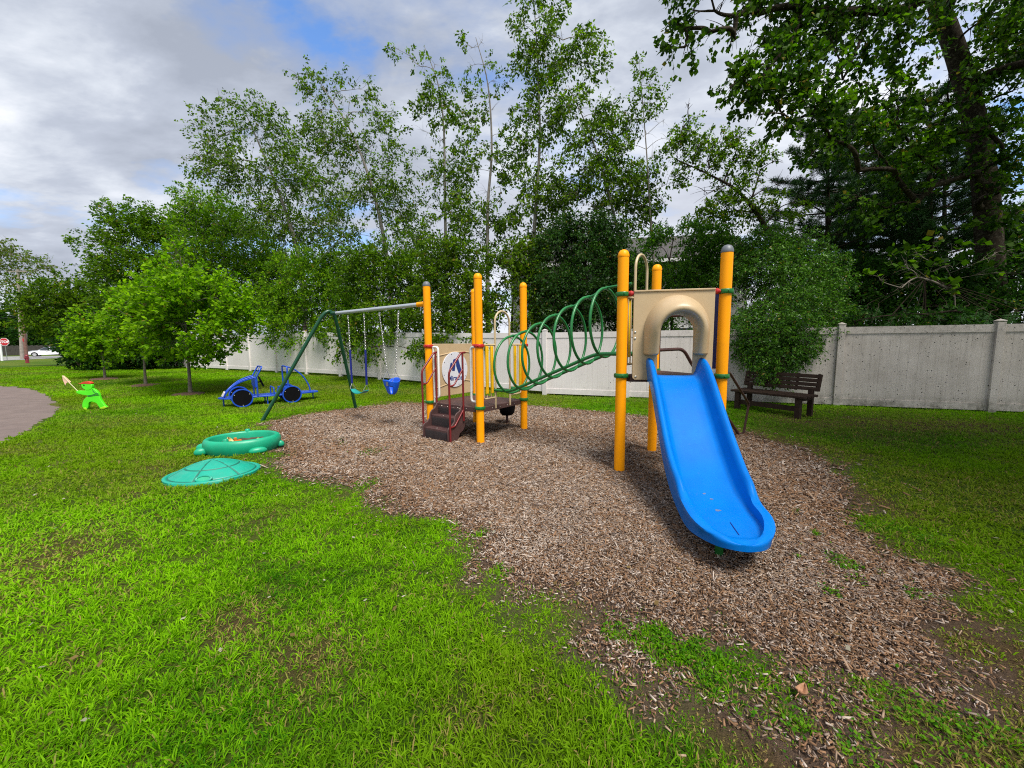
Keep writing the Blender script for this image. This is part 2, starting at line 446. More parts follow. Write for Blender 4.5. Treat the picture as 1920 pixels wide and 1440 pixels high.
# ================================================================== ground, path, road
MULCH_PX = [(505, 795), (560, 783), (600, 774), (660, 768), (750, 757), (860, 757), (1000, 761), (1100, 772), (1210, 782), (1330, 800), (1400, 814),
            (1470, 836), (1520, 868), (1560, 905), (1600, 950), (1650, 1040), (1740, 1130), (1830, 1190), (1840, 1235), (1760, 1270), (1650, 1285),
            (1560, 1300), (1480, 1285), (1400, 1250), (1300, 1212), (1210, 1188), (1120, 1140), (1060, 1108), (970, 1085), (920, 1060), (880, 1000), (800, 968), (740, 935), (690, 908),
            (630, 895), (575, 884), (545, 868), (532, 848), (528, 826)]
MULCH = np.array([tuple(gp(*p))[:2] for p in MULCH_PX])
PATH_PX = [(0, 724), (30, 725), (60, 730), (90, 742), (105, 755), (108, 768), (95, 785), (60, 805), (0, 830)]
PATH = [tuple(gp(*p))[:2] for p in PATH_PX]
PATH = smoothpath([Vector((p[0], p[1], 0)) for p in PATH], 14)
PATH = [(p.x, p.y) for p in PATH] + [(-7.6, 4.0), (-7.4, 0), (-7.5, -8), (-16, -8), (-40, -2), (-42, 14), (-30, 17.5)]
PATHA = np.array(PATH)
SAND_C, SAND_R, SAND_A, SAND_B = (-3.96, 5.57), rad(15), 0.475, 0.385
LID_C, LID_R, LID_A, LID_B = (-3.55, 4.46), rad(15), 0.475, 0.40

def sdf(x, y, poly):             # signed distance, positive inside
    d = np.full(x.shape, 1e9); inside = np.zeros(x.shape, dtype=bool)
    n = len(poly)
    for i in range(n):
        ax, ay = poly[i]; bx, by = poly[(i + 1) % n]
        ex, ey = bx - ax, by - ay
        t = np.clip(((x - ax) * ex + (y - ay) * ey) / (ex * ex + ey * ey + 1e-12), 0, 1)
        d = np.minimum(d, np.hypot(x - ax - t * ex, y - ay - t * ey))
        c = ((ay > y) != (by > y)) & (x < (bx - ax) * (y - ay) / (by - ay + 1e-12) + ax)
        inside ^= c
    return np.where(inside, d, -d)

WEEDS = [((1600, 1075), .16), ((1575, 1050), .14), ((1640, 1070), .10), ((1500, 1050), .05), ((1690, 1000), .22), ((1640, 985), .16), ((1740, 1010), .2), ((1260, 1215), .14), ((1310, 1240), .14), ((1360, 1262), .14),
         ((1420, 1275), .12), ((1470, 1300), .12), ((1240, 1200), .1), ((940, 1070), .07), ((905, 1000), .06), ((760, 978), .1), ((800, 990), .16), ((1150, 1185), .1), ((690, 905), .12),
         ((1700, 1105), .1), ((1480, 1340), .12), ((1530, 1000), .04), ((700, 850), .2), ((640, 830), .15), ((1500, 960), .04), ((1560, 1110), .05), ((1800, 1350), .2), ((1700, 1330), .15), ((1600, 1380), .15)]
WEEDW = [(tuple(gp(*p))[:2], r) for p, r in WEEDS]

def bed(x, y):                   # how far inside the chips, with a ragged edge
    lowr = np.clip((3.6 - y) / 2.0, 0, 1) * np.clip((x - 0.2) / 1.0, 0, 1)          # the worn corner nearest the camera
    return sdf(x, y, MULCH) + (fbm(x * 1.7, y * 1.7, 3) - 0.5) * (0.5 + 0.9 * lowr) + (fbm(x * 7, y * 7, 5) - 0.5) * (0.3 + 0.2 * lowr)
def weedy(x, y):
    s = np.zeros(x.shape)
    for (cx, cy), r in WEEDW: s = s + np.exp(-((x - cx) ** 2 + (y - cy) ** 2) / (r * r))
    return s * (0.4 + 1.2 * (fbm(x * 8, y * 8, 61) > 0.46))
def mulch_in(x, y): return bed(x, y) - 0.55 * weedy(x, y)

def oval_in(x, y, c, rz, a, b):
    dx, dy = x - c[0], y - c[1]; cs, sn = math.cos(rz), math.sin(rz)
    return ((dx * cs + dy * sn) / a) ** 2 + ((-dx * sn + dy * cs) / b) ** 2

DRY = [((840, 835), 0), ((290, 890), .25), ((235, 925), .3), ((470, 1140), .16), ((440, 1160), .14), ((540, 1230), .2), ((620, 1240), .2), ((440, 1195), .14), ((915, 1352), .06), ((60, 1075), .5), ((150, 1010), .4),
       ((1560, 905), .35), ((1600, 930), .3), ((1450, 825), .45), ((1420, 815), .4), ((1700, 960), .25), ((1640, 1010), .3), ((1590, 1120), .25), ((1750, 1150), .3), ((1830, 1230), .3), ((920, 1050), .12), ((1120, 1160), .15), ((1330, 1340), .2), ((1400, 1390), .2),
       ((1080, 1120), .12), ((1200, 1230), .12), ((420, 815), .3), ((560, 780), .3), ((300, 870), .2), ((350, 838), .25), ((580, 880), .15), ((520, 860), .15), ((1800, 1240), .25), ((1560, 850), .4), ((1260, 1020), 0), ((1620, 1350), .22), ((1720, 1340), .22), ((1560, 1400), .2), ((1800, 1320), .25), ((1680, 1420), .2), ((1880, 1280), .3), ((1480, 1420), .12), ((1780, 1420), .2), ((1860, 1200), .3), ((1560, 792), .7), ((1660, 790), .8), ((1760, 800), .9), ((1860, 800), .9), ((1480, 790), .6), ((1640, 820), .7), ((260, 735), .5), ((330, 705), 1.2), ((420, 705), 1.0), ((520, 712), .9), ((300, 720), .8)]
DRYW = [(tuple(gp(*p))[:2], r) for p, r in DRY if r > 0]
def dryness(x, y):
    d = np.clip((fbm(x * 0.9 + 3, y * 0.9, 11) - 0.60) * 5, 0, 1) * 0.45 + np.clip((fbm(x * 4, y * 4, 17) - 0.66) * 6, 0, 1) * 0.45
    for (cx, cy), r in DRYW:
        d = d + 0.55 * np.exp(-((x - cx) ** 2 + (y - cy) ** 2) / (r * r)) * (0.5 + fbm(x * 6, y * 6, 23))
    return np.clip(d, 0, 1)

def bumps(x, y):
    return (fbm(x * 0.8, y * 0.8, 31) - 0.5) * 0.06 + (fbm(x * 5, y * 5, 37) - 0.5) * 0.02 \
        - 0.055 * np.exp(-((x - 1.36) ** 2 + (y - 2.15) ** 2) / 0.16) - 0.04 * np.exp(-((x + 3.05) ** 2 + (y - 7.7) ** 2) / 0.15) - 0.04 * np.exp(-((x + 2.25) ** 2 + (y - 7.1) ** 2) / 0.15)   # scuffed hollows

def height(x, y):
    return np_gz(y) + bumps(x, y) * np.clip(1.2 - np.hypot(x, y) / 40, 0, 1) - 0.012

def make_ground():
    def axis(lo, hi, flo, fhi, fine):
        mid = np.arange(flo, fhi, fine)
        l = flo - np.cumsum(fine * 1.18 ** np.arange(1, 60)); l = l[l > lo]; l = np.append(l, lo)
        h = fhi + np.cumsum(fine * 1.18 ** np.arange(0, 60)); h = h[h < hi]; h = np.append(h, hi)
        return np.concatenate([l[::-1], mid, h])
    xs, ys = axis(-600, 600, -9, 9, 0.07), axis(-120, 700, 0.3, 12, 0.07)
    X, Y = np.meshgrid(xs, ys)
    Z = height(X, Y)
    ny, nx = X.shape
    verts = np.stack([X.ravel(), Y.ravel(), Z.ravel()], 1)
    i = np.arange(ny - 1)[:, None] * nx + np.arange(nx - 1)[None, :]
    loops = np.stack([i, i + 1, i + 1 + nx, i + nx], -1).reshape(-1)
    o = np_mesh('ground', verts, loops, np.arange((ny - 1) * (nx - 1)) * 4, M['ground'], smooth=True)
    near = (np.abs(X) < 14) & (Y < 16) & (Y > -2)
    mu = np.zeros(X.shape); mu[near] = np.clip(bed(X[near], Y[near]) * 3.2 + 1.0, 0, 1)
    dr = np.zeros(X.shape); dr[near] = dryness(X[near], Y[near])
    for nm, arr in (('mulch', mu), ('dry', dr)):
        a = o.data.attributes.new(nm, 'FLOAT', 'POINT'); a.data.foreach_set('value', arr.ravel().astype(np.float32))
    tag(o, kind='structure')
make_ground()

def sheet(name, poly, z, mat, th=0.03):
    mb = MB(); mb.prism(poly, (0, 0, z), (1, 0, 0), (0, 1, 0), th)
    return tag(mb.build(name, mat, smooth=0), kind='structure')
def path_sheet():                # follows the lawn
    mb = MB(); c = (-14.0, 8.0); rings = []
    for k in range(9):
        f = k / 8
        jit = lambda x, y: 1 + (0.012 * math.sin(x * 9 + y * 5) + 0.008 * math.sin(x * 23 - y * 17)) * (k == 8)
        rings.append([(c[0] + (x - c[0]) * f * jit(x, y), c[1] + (y - c[1]) * f * jit(x, y)) for x, y in PATH])
    mb.grid([[(x, y, float(np_gz(np.array(y))) + 0.022 - (0.03 if k == 8 else 0)) for x, y in r] for k, r in enumerate(rings)], closed_u=True)
    tag(mb.build('path', M['asphalt'], smooth=60), kind='structure')
path_sheet()
sheet('road', [tuple(gp(*p))[:2] for p in ((-150, 684), (0, 676.5), (130, 670.5), (175, 669.5), (175, 667), (130, 667), (0, 669), (-150, 671))], 0.235, M['road'])

# ------------------------------------------------------------------ wood chips
def make_chips(n=380000):
    rng = np.random.default_rng(5)
    x0, y0 = MULCH.min(0) - 0.6; x1, y1 = MULCH.max(0) + 0.6
    x = rng.uniform(x0, x1, int(n * 3.4)); y = rng.uniform(y0, y1, int(n * 3.4))
    s = bed(x, y); wd = weedy(x, y); r = np.hypot(x, y)
    keep = (rng.random(len(x)) < np.clip(0.42 + s * 1.9, 0.03, 1) ** 1.3) & (s > -0.6) & (rng.random(len(x)) > np.clip(wd * .6, 0, .75)) & (rng.random(len(x)) < np.clip(3.6 / np.maximum(r, 1.0), 0.5, 1))
    keep &= oval_in(x, y, SAND_C, SAND_R, SAND_A + .08, SAND_B + .08) > 1
    x, y, r, s = x[keep][:n], y[keep][:n], r[keep][:n], s[keep][:n]; n = len(x)
    L = rng.gamma(2.6, 0.0072, n) * np.clip(r / 4.2, 0.58, 1.25) + 0.006; W = np.clip(L * rng.uniform(0.16, 0.42, n), 0.003, 0.010) * np.clip(r / 4.5, 0.7, 1.3); T = rng.uniform(0.002, 0.006, n)
    big = rng.random(n) < 0.02; L[big] *= 1.9; W[big] *= 1.6
    th = rng.uniform(0, 2 * np.pi, n); ti = rng.normal(0, 0.24, n); ro = rng.normal(0, 0.35, n)
    a = np.stack([np.cos(th) * np.cos(ti), np.sin(th) * np.cos(ti), np.sin(ti)], 1)
    up = np.stack([np.sin(ro) * -np.sin(th), np.sin(ro) * np.cos(th), np.cos(ro)], 1)
    b = np.cross(up, a); b /= np.linalg.norm(b, axis=1, keepdims=True); up = np.cross(a, b)
    c = np.stack([x, y, height(x, y) + 0.004 + np.abs(np.sin(ti)) * L * 0.4 + rng.uniform(0, 0.014, n)], 1)
    V = []
    for sx, sy, sz in ((-1, -1, 0), (1, -.7, 0), (1, .8, 0), (-1, 1, 0), (-1, -1, 1), (1, -.7, 1), (1, .8, 1), (-1, 1, 1)):
        V.append(c + a * (sx * L / 2)[:, None] + b * (sy * W / 2)[:, None] + up * (sz * T)[:, None])
    V = np.stack(V, 1).reshape(-1, 3)
    f = np.array([[4, 5, 6, 7], [0, 1, 5, 4], [1, 2, 6, 5], [2, 3, 7, 6], [3, 0, 4, 7]])
    loops = (np.arange(n)[:, None, None] * 8 + f[None]).reshape(-1)
    t = rng.random(n)[:, None]; v = rng.random(n)[:, None]
    pal = np.array([(0.33, 0.235, 0.165), (0.24, 0.135, 0.075), (0.085, 0.050, 0.032), (0.47, 0.395, 0.335), (0.23, 0.18, 0.152)])
    w = fbm(x * 1.1, y * 1.1, 41)                   # greyer and redder drifts
    ed = np.clip(1 - s / 0.8, 0, 1)                 # browner, finer litter towards the edge
    pr = np.stack([0.24 + 0 * w, 0.17 + 1.3 * np.clip(w - .5, 0, 1) + 0.45 * ed, 0.17 + 0.25 * ed, 0.16 + 1.2 * np.clip(.5 - w, 0, 1), 0.26 + 0 * w], 1)
    pr /= pr.sum(1, keepdims=True); cum = np.cumsum(pr, 1)
    idx = np.minimum((rng.random(n)[:, None] > cum).sum(1), 4)
    col = pal[idx] * (0.7 + 0.6 * v)
    o = np_mesh('wood_chips', V, loops, np.arange(n * 5) * 4, M['chip'], face_col=np.repeat(col, 5, 0))
    tag(o, 'bed of loose brown and grey wood chips under the play structure', 'wood chips', kind='stuff')
make_chips()

# ------------------------------------------------------------------ grass
def make_grass(n=1300000):
    rng = np.random.default_rng(9)
    rr = np.linspace(0.75, 42, 4000); dens = np.where(rr < 2.0, 1.0, (2.0 / rr) ** 1.32) * rr
    cdf = np.cumsum(dens); cdf /= cdf[-1]
    nc = n // 9
    r = np.interp(rng.random(nc), cdf, rr); th = rng.uniform(rad(-66), rad(66), nc)
    cx, cy = r * np.sin(th), r * np.cos(th)
    k = rng.integers(6, 16, nc); ci = np.repeat(np.arange(nc), k); m = len(ci)
    sc = np.clip(r / 2.6, 0.85, 9.0)[ci]
    phi = rng.uniform(0, 2 * np.pi, m); off = np.abs(rng.normal(0, 0.018, m)) * np.clip(sc, 1, 6)
    x = cx[ci] + np.cos(phi) * off; y = cy[ci] + np.sin(phi) * off
    keep = np.ones(m, bool)
    near = (np.hypot(x, y) < 14)
    s = np.full(m, -9.0); s[near] = mulch_in(x[near], y[near])
    keep &= (s < 0.10) & (rng.random(m) < np.clip(-s * 3.2 + 0.22, 0.0, 1))
    dr = np.zeros(m); dr[near] = dryness(x[near], y[near])
    far = np.hypot(x, y) > 5; dr[far] = np.maximum(dr[far], np.clip((fbm(x[far] * 0.5, y[far] * 0.9, 13) - 0.50) * 4, 0, 1) * 0.55)
    keep &= rng.random(m) > dr * 0.36
    keep &= sdf(x, y, PATHA) < (fbm(x * 5, y * 5, 2) - 0.5) * 0.3 - 0.02
    keep &= (oval_in(x, y, SAND_C, SAND_R, SAND_A, SAND_B) > 1) & (oval_in(x, y, LID_C, LID_R, LID_A + .01, LID_B + .01) > 1)
    keep &= ~((y > 40) & (x < -20))
    x, y, phi, sc, dr, ci = x[keep], y[keep], phi[keep], sc[keep], dr[keep], ci[keep]; s = s[keep]; m = len(x)
    lush = 0.6 * fbm(x * 1.3, y * 1.3, 51) + 0.4 * fbm(x * 5, y * 5, 57); patch = fbm(x * 0.45, y * 0.45, 53)
    edge = np.clip(-s / 0.5, 0.45, 1)
    L = (0.029 + 0.042 * rng.random(m) ** 1.3) * (0.62 + 0.8 * lush) * np.clip(1 - dr * 0.35, .5, 1) * edge * np.clip(sc ** 0.12, 1, 1.3)
    W = rng.uniform(0.0028, 0.0066, m) * np.clip(sc, 0.9, 9) ** 0.72
    lean = np.clip(rng.normal(0.85, 0.30, m), 0.1, 1.45)
    phi = phi + rng.normal(0, 0.5, m)
    # wind / mowing direction
    d = np.stack([np.cos(phi) * np.sin(lean), np.sin(phi) * np.sin(lean), np.cos(lean)], 1)
    side = np.stack([-np.sin(phi), np.cos(phi), np.zeros(m)], 1)
    tw = rng.normal(0, 0.6, m); nrm = np.cross(side, d)
    side = side * np.cos(tw)[:, None] + nrm * np.sin(tw)[:, None]
    base = np.stack([x, y, height(x, y) - 0.004], 1)
    mid = base + d * (L * 0.55)[:, None] + np.stack([0 * x, 0 * x, L * 0.10], 1)
    tip = base + d * L[:, None] - np.stack([0 * x, 0 * x, L * rng.uniform(0.0, 0.35, m)], 1)
    V = np.stack([base - side * (W * .40)[:, None], base + side * (W * .40)[:, None], mid + side * (W * .5)[:, None], mid - side * (W * .5)[:, None], tip], 1).reshape(-1, 3)
    lp = np.arange(m)[:, None] * 5 + np.array([0, 1, 2, 3, 3, 2, 4])[None]
    starts = (np.arange(m)[:, None] * 7 + np.array([0, 4])[None]).reshape(-1)
    v = rng.random(m)[:, None]
    cl = rng.random(len(cx))[ci][:, None]
    dark, lime, olive, straw = np.array((0.032, 0.140, 0.003)), np.array((0.215, 0.450, 0.004)), np.array((0.140, 0.225, 0.006)), np.array((0.30, 0.215, 0.08))
    kd = np.clip(3.0 / np.hypot(x, y), 0.22, 1)[:, None]; big = fbm(x * 0.33 + 7, y * 0.33, 71)[:, None] - 0.5
    mixv = np.clip(0.55 + 0.62 * (cl - .5) * kd + 1.1 * (lush[:, None] - .5) + 0.38 * (v - .5) * kd + 1.5 * big, 0, 1)
    col = dark * (1 - mixv) + lime * mixv
    lr = (np.clip((x - 0.9) / 1.2, 0, 1) * np.clip((5.5 - y) / 2.5, 0, 1))[:, None]
    o_ = np.clip((patch[:, None] - 0.46) * 3.0, 0, 0.8) + 0.6 * lr + np.clip((np.hypot(x, y)[:, None] - 6) / 30, 0, 0.25); o_ = np.clip(o_, 0, .9)
    col = col * (1 - o_) + olive * o_
    st = ((rng.random(m) < (0.04 + dr * 0.6) * kd[:, 0]))[:, None] * rng.uniform(0.5, 1.0, (m, 1)); st = np.maximum(st, dr[:, None] * (1 - kd) * 0.55)
    col = col * (1 - st) + straw * st
    col *= 1 + 0.4 * (rng.random((m, 1)) - .5) * kd
    o = np_mesh('grass', V, lp.reshape(-1), starts, M['blade'], face_col=np.repeat(col, 2, 0))
    tag(o, 'patchy mown green lawn grass around the wood chips', 'grass', kind='stuff')
    print('blades', m)
def grass_edges(): pass
make_grass()

def make_weeds():
    rng = np.random.default_rng(21)
    P, C = [], []
    for (cx, cy), r in WEEDW:
        n = int(330 * (r / 0.15) ** 2 * 0.6) + 60
        x = cx + rng.normal(0, r * 0.6, n); y = cy + rng.normal(0, r * 0.6, n)
        k = fbm(x * 8, y * 8, 61) > 0.45; P.append(np.stack([x[k], y[k]], 1))
    P = np.concatenate(P); n = len(P); x, y = P[:, 0], P[:, 1]
    L = 0.006 + 0.017 * rng.random(n) ** 1.5; ph = rng.uniform(0, 2 * np.pi, n); el = rng.normal(0.25, 0.35, n)
    c = np.stack([x, y, height(x, y) + rng.uniform(0.008, 0.045, n)], 1)
    a = np.stack([np.cos(ph) * np.cos(el), np.sin(ph) * np.cos(el), np.sin(el)], 1); b = np.stack([-np.sin(ph), np.cos(ph), rng.normal(0, .3, n)], 1)
    V = np.stack([c - a * L[:, None] * .5, c + b * L[:, None] * .36, c + a * L[:, None] * .5, c - b * L[:, None] * .36], 1).reshape(-1, 3)
    t = rng.random((n, 1)); col = np.array((0.03, 0.13, 0.006)) * (1 - t) + np.array((0.12, 0.27, 0.01)) * t
    o = np_mesh('weeds', V, np.arange(n * 4), np.arange(n) * 4, M['blade'], face_col=col)
    tag(o, 'low bright green clover weeds creeping over the wood chips', 'weeds', kind='stuff')
make_weeds()

def litter():                     # small pale leaves and flower heads lying on the lawn
    rng = np.random.default_rng(33); n = 420
    r = rng.uniform(2, 16, n); th = rng.uniform(rad(-60), rad(60), n); x, y = r * np.sin(th), r * np.cos(th)
    k = sdf(x, y, PATHA) < 0; x, y, r = x[k], y[k], r[k]; n = len(x)
    L = rng.uniform(0.015, 0.035, n); ph = rng.uniform(0, 6.28, n); z = height(x, y) + rng.uniform(0.02, 0.05, n)
    c = np.stack([x, y, z], 1); a = np.stack([np.cos(ph), np.sin(ph), rng.normal(0, .3, n)], 1); b = np.stack([-np.sin(ph), np.cos(ph), rng.normal(0, .3, n)], 1)
    V = np.stack([c - a * L[:, None] * .6, c + b * L[:, None] * .4, c + a * L[:, None] * .6, c - b * L[:, None] * .4], 1).reshape(-1, 3)
    col = np.where(rng.random((n, 1)) < 0.35, np.array([(0.5, 0.46, 0.36)]), np.array([(0.22, 0.15, 0.06)])) * rng.uniform(.7, 1.1, (n, 1))
    tag(np_mesh('leaf_litter', V, np.arange(n * 4), np.arange(n) * 4, M['blade'], face_col=col), 'small pale fallen leaves scattered over the lawn', 'leaf litter', kind='stuff')
litter()

# ================================================================== play structure
pM, pR, pL, pK = Vector((-0.489, 5.805, 0)), Vector((0.205, 6.71, 0)), Vector((-1.394, 6.499, 0)), Vector((-0.70, 7.404, 0))
pA, pC, pB = Vector((1.261, 4.45, 0)), Vector((1.946, 5.281, 0)), Vector((2.323, 4.272, 0))
UP = Vector((0, 0, 1)); PR = 0.0605; PTOP = 2.53
LOW, HIGH = 0.535, 1.13
root = thing('play_structure', (0.6, 5.4, 0), 'yellow-posted playground climber with two decks, green ring tunnel, blue slide and swing beam', 'play structure')

def clamp(mb, p, z, r=PR):
    mb.lathe((p.x, p.y, z - 0.026), [(r + 0.002, 0), (r + 0.016, 0.002), (r + 0.021, 0.012), (r + 0.021, 0.04), (r + 0.016, 0.05), (r + 0.002, 0.052)], 28)
    for k in range(3):
        a = k * 2.1 + 0.4; q = Vector((math.cos(a), math.sin(a), 0)) * (r + 0.021)
        mb.lathe((p.x + q.x, p.y + q.y, z), [(0.010, -0.006), (0.012, 0), (0.007, 0.008)], 8, Matrix.Rotation(math.pi / 2, 3, 'Y'))
def post(p, cap, reds=(), greens=()):
    mb = MB(); mb.lathe((p.x, p.y, -0.15), [(PR, 0), (PR, PTOP - 0.06 + 0.15)], 28)
    o = mb.build('post', M['yellow'], root)
    mb = MB(); z = PTOP - 0.075
    mb.lathe((p.x, p.y, z), [(PR + 0.0025, 0), (PR + 0.0035, 0.006), (PR + 0.0035, 0.022), (PR * 0.97, 0.040), (PR * .85, 0.058), (PR * .62, 0.073), (PR * .32, 0.081), (0.0001, 0.084)], 28)
    mb.build('post_cap', M[cap], o)
    for z in reds:
        mb = MB(); clamp(mb, p, z); mb.build('clamp', M['red'], o)['label'] = 'red clamp collar'
    for z in greens:
        mb = MB(); clamp(mb, p, z); mb.build('clamp', M['clampgreen'], o)['label'] = 'green clamp collar'
post(pM, 'yellow', (1.478,), (LOW + .005,)); post(pR, 'yellow', (1.478,), (LOW + .005,))
post(pL, 'greycap', (1.478,), (LOW + .005,)); post(pK, 'yellow', (1.478,), (LOW + .005,))
post(pA, 'yellow', (), (1.128, 2.047)); post(pB, 'greycap', (), (1.128, 2.047)); post(pC, 'yellow', (), (1.128, 2.047))

def deck(ps, z):
    c = sum(ps, Vector()) / len(ps)
    out = []
    for i, p in enumerate(ps):                       # cut the corners away from the posts
        a, b = ps[i - 1], ps[(i + 1) % len(ps)]
        out += [p + (a - p).normalized() * 0.10, p + (b - p).normalized() * 0.10]
    mb = MB(); mb.prism([(q.x, q.y) for q in out], (0, 0, z - 0.075), (1, 0, 0), (0, 1, 0), 0.075)
    mb.use(1)
    for i in range(len(out)):
        a, b = out[i], out[(i + 1) % len(out)]
        if (a - b).length < 0.3: continue
        e = (b - a).normalized(); nrm = Vector((e.y, -e.x, 0))
        for t in (0.2, 0.4, 0.6, 0.8):
            q = a + (b - a) * t
            mb.lathe((q.x + nrm.x * 0.003, q.y + nrm.y * 0.003, z - 0.037), [(0.008, -0.004), (0.008, 0.003), (0.004, 0.006)], 8, Matrix.Rotation(math.pi / 2, 3, 'X') if abs(nrm.y) > abs(nrm.x) else Matrix.Rotation(math.pi / 2, 3, 'Y'))
    mb.build('deck', [M['brown'], M['bolt']], root, bevel=0.006)
deck([pM, pR, pK, pL], LOW); deck([pA, pB, pC], HIGH)

# ---- stairs on the edge between the posts with the grey cap and the front post
eA = (pL - pM).normalized(); eO = -(pR - pM).normalized()
def SL(a, o, z): return pM + eA * a + eO * o + UP * z
def stairs():
    mb = MB(); a0, a1 = 0.385, 0.935
    flip = eO.cross(UP).dot(eA) > 0
    prof = [(0.305, 0.0), (0.305, 0.175), (0.16, 0.175), (0.16, 0.355), (0.015, 0.355), (0.015, 0.49), (-0.02, 0.49), (-0.02, 0.30), (0.01, 0.28), (0.12, 0.28), (0.12, 0.10), (0.26, 0.10), (0.26, 0.0)]
    mb.prism(prof, SL(a0 if flip else a1, 0, 0.005), eO, UP, a1 - a0)
    mb.use(1)                                         # raised bars of the risers (perforated pattern)
    for o_, z0, z1 in ((0.307, 0.025, 0.15), (0.162, 0.20, 0.335), (0.017, 0.38, 0.475)):
        k = 0
        while a0 + 0.03 + k * 0.022 < a1 - 0.03:
            p = SL(a0 + 0.03 + k * 0.022, o_ - 0.002, z0); mb.boxax(p, eA * 0.011, eO * 0.005, UP * (z1 - z0)); k += 1
    mb.use(2)
    for a in (0.45, 0.58, 0.71, 0.84):
        for o_, z in ((0.004, 0.488), (0.10, 0.353), (0.24, 0.174)):
            if (a in (0.45, 0.71)) or z > 0.4: mb.lathe(SL(a, o_, z), [(0.010, 0), (0.010, 0.007), (0.004, 0.012)], 8)
    st = mb.build('stairs', [M['brown'], M['rubber'], M['bolt']], root, bevel=0.004)
    for a in (a0 - 0.022, a1):                        # wavy side skirts
        out = [(0.325, 0.0), (0.335, 0.19), (0.305, 0.235), (0.24, 0.26), (0.19, 0.31), (0.175, 0.39), (0.14, 0.43), (0.07, 0.46), (0.03, 0.535), (-0.03, 0.55), (-0.05, 0.53), (-0.05, 0.22), (0.0, 0.14), (0.08, 0.10), (0.12, 0.0)]
        mb = MB(); mb.prism(out, SL(a + (0 if flip else 0.022), 0, 0.005), eO, UP, 0.022)
        mb.build('side_skirt', M['brown'], st, bevel=0.005)
    for a in (0.35, 0.97):                            # maroon handrails
        mb = MB()
        mb.tube(fillet([SL(a, 0.295, 0.02), SL(a, 0.295, 1.085), SL(a, 0.03, 1.375), SL(a, -0.06, 1.375)], 0.06), 0.0165, 10)
        mb.tube([SL(a, 0.0, 0.30), SL(a, 0.0, 1.38)], 0.0165, 10)
        mb.tube(fillet([SL(a, 0.295, 0.875), SL(a, 0.20, 0.875), SL(a, 0.0, 1.12)], 0.08), 0.013, 10)
        mb.tube(fillet([SL(a, 0.295, 0.24), SL(a, 0.20, 0.24), SL(a, 0.0, 0.48)], 0.08), 0.013, 10)
        mb.build('handrail', M['maroon'], root)
stairs()
for a, b, c in ((0.09, 0.20, 1), (1.05, 0.935, -1)):          # white loops beside the stair opening
    mb = MB(); o = -0.03
    mb.tube(fillet([SL(a, o, LOW - .03), SL(a, o, 1.475)], 0.02), 0.019, 10)
    mb.tube(fillet([SL(a, o, 1.46), SL(b, o, 1.46), SL(b, o, 0.62), SL(a, o, 0.62)], 0.06), 0.019, 10)
    mb.box(SL(a, o - 0.004, LOW - .03), (0.035, 0.03, 0.06))
    mb.build('entry_loop', M['white'], root)

# ---- tan logo panel on the back-left edge
eP = (pK - pL).normalized(); nP = -eA                             # nP faces the stairs side / camera right... flipped below
nP = Vector((eP.y, -eP.x, 0))
def PL(a, z, o=0.0): return pL + eP * a + UP * z + nP * o
def rrect(x0, x1, z0, z1, r, n=5):
    out = []
    for cx, cz, s in ((x1 - r, z0 + r, -90), (x1 - r, z1 - r, 0), (x0 + r, z1 - r, 90), (x0 + r, z0 + r, 180)):
        for k in range(n + 1):
            t = rad(s + 90 * k / n); out.append((cx + r * math.cos(t), cz + r * math.sin(t)))
    return out
def text_obj(name, body, size, mat, parent, origin, ux, uz, nrm, extrude=0.002, align='CENTER', bold=0.0):
    cu = bpy.data.curves.new(name, 'FONT'); cu.body = body; cu.size = size; cu.extrude = extrude; cu.align_x = align; cu.align_y = 'CENTER'; cu.offset = bold
    tmp = bpy.data.objects.new('tmp', cu); COL.objects.link(tmp)
    bpy.context.view_layer.update()
    me = bpy.data.meshes.new_from_object(tmp.evaluated_get(bpy.context.evaluated_depsgraph_get()))
    bpy.data.objects.remove(tmp); bpy.data.curves.remove(cu)
    mat4 = Matrix((( ux.x, uz.x, nrm.x, origin.x), (ux.y, uz.y, nrm.y, origin.y), (ux.z, uz.z, nrm.z, origin.z), (0, 0, 0, 1)))
    me.transform(mat4); me.materials.clear(); me.materials.append(mat)
    o = bpy.data.objects.new(name, me); COL.objects.link(o); adopt(o, parent); return o
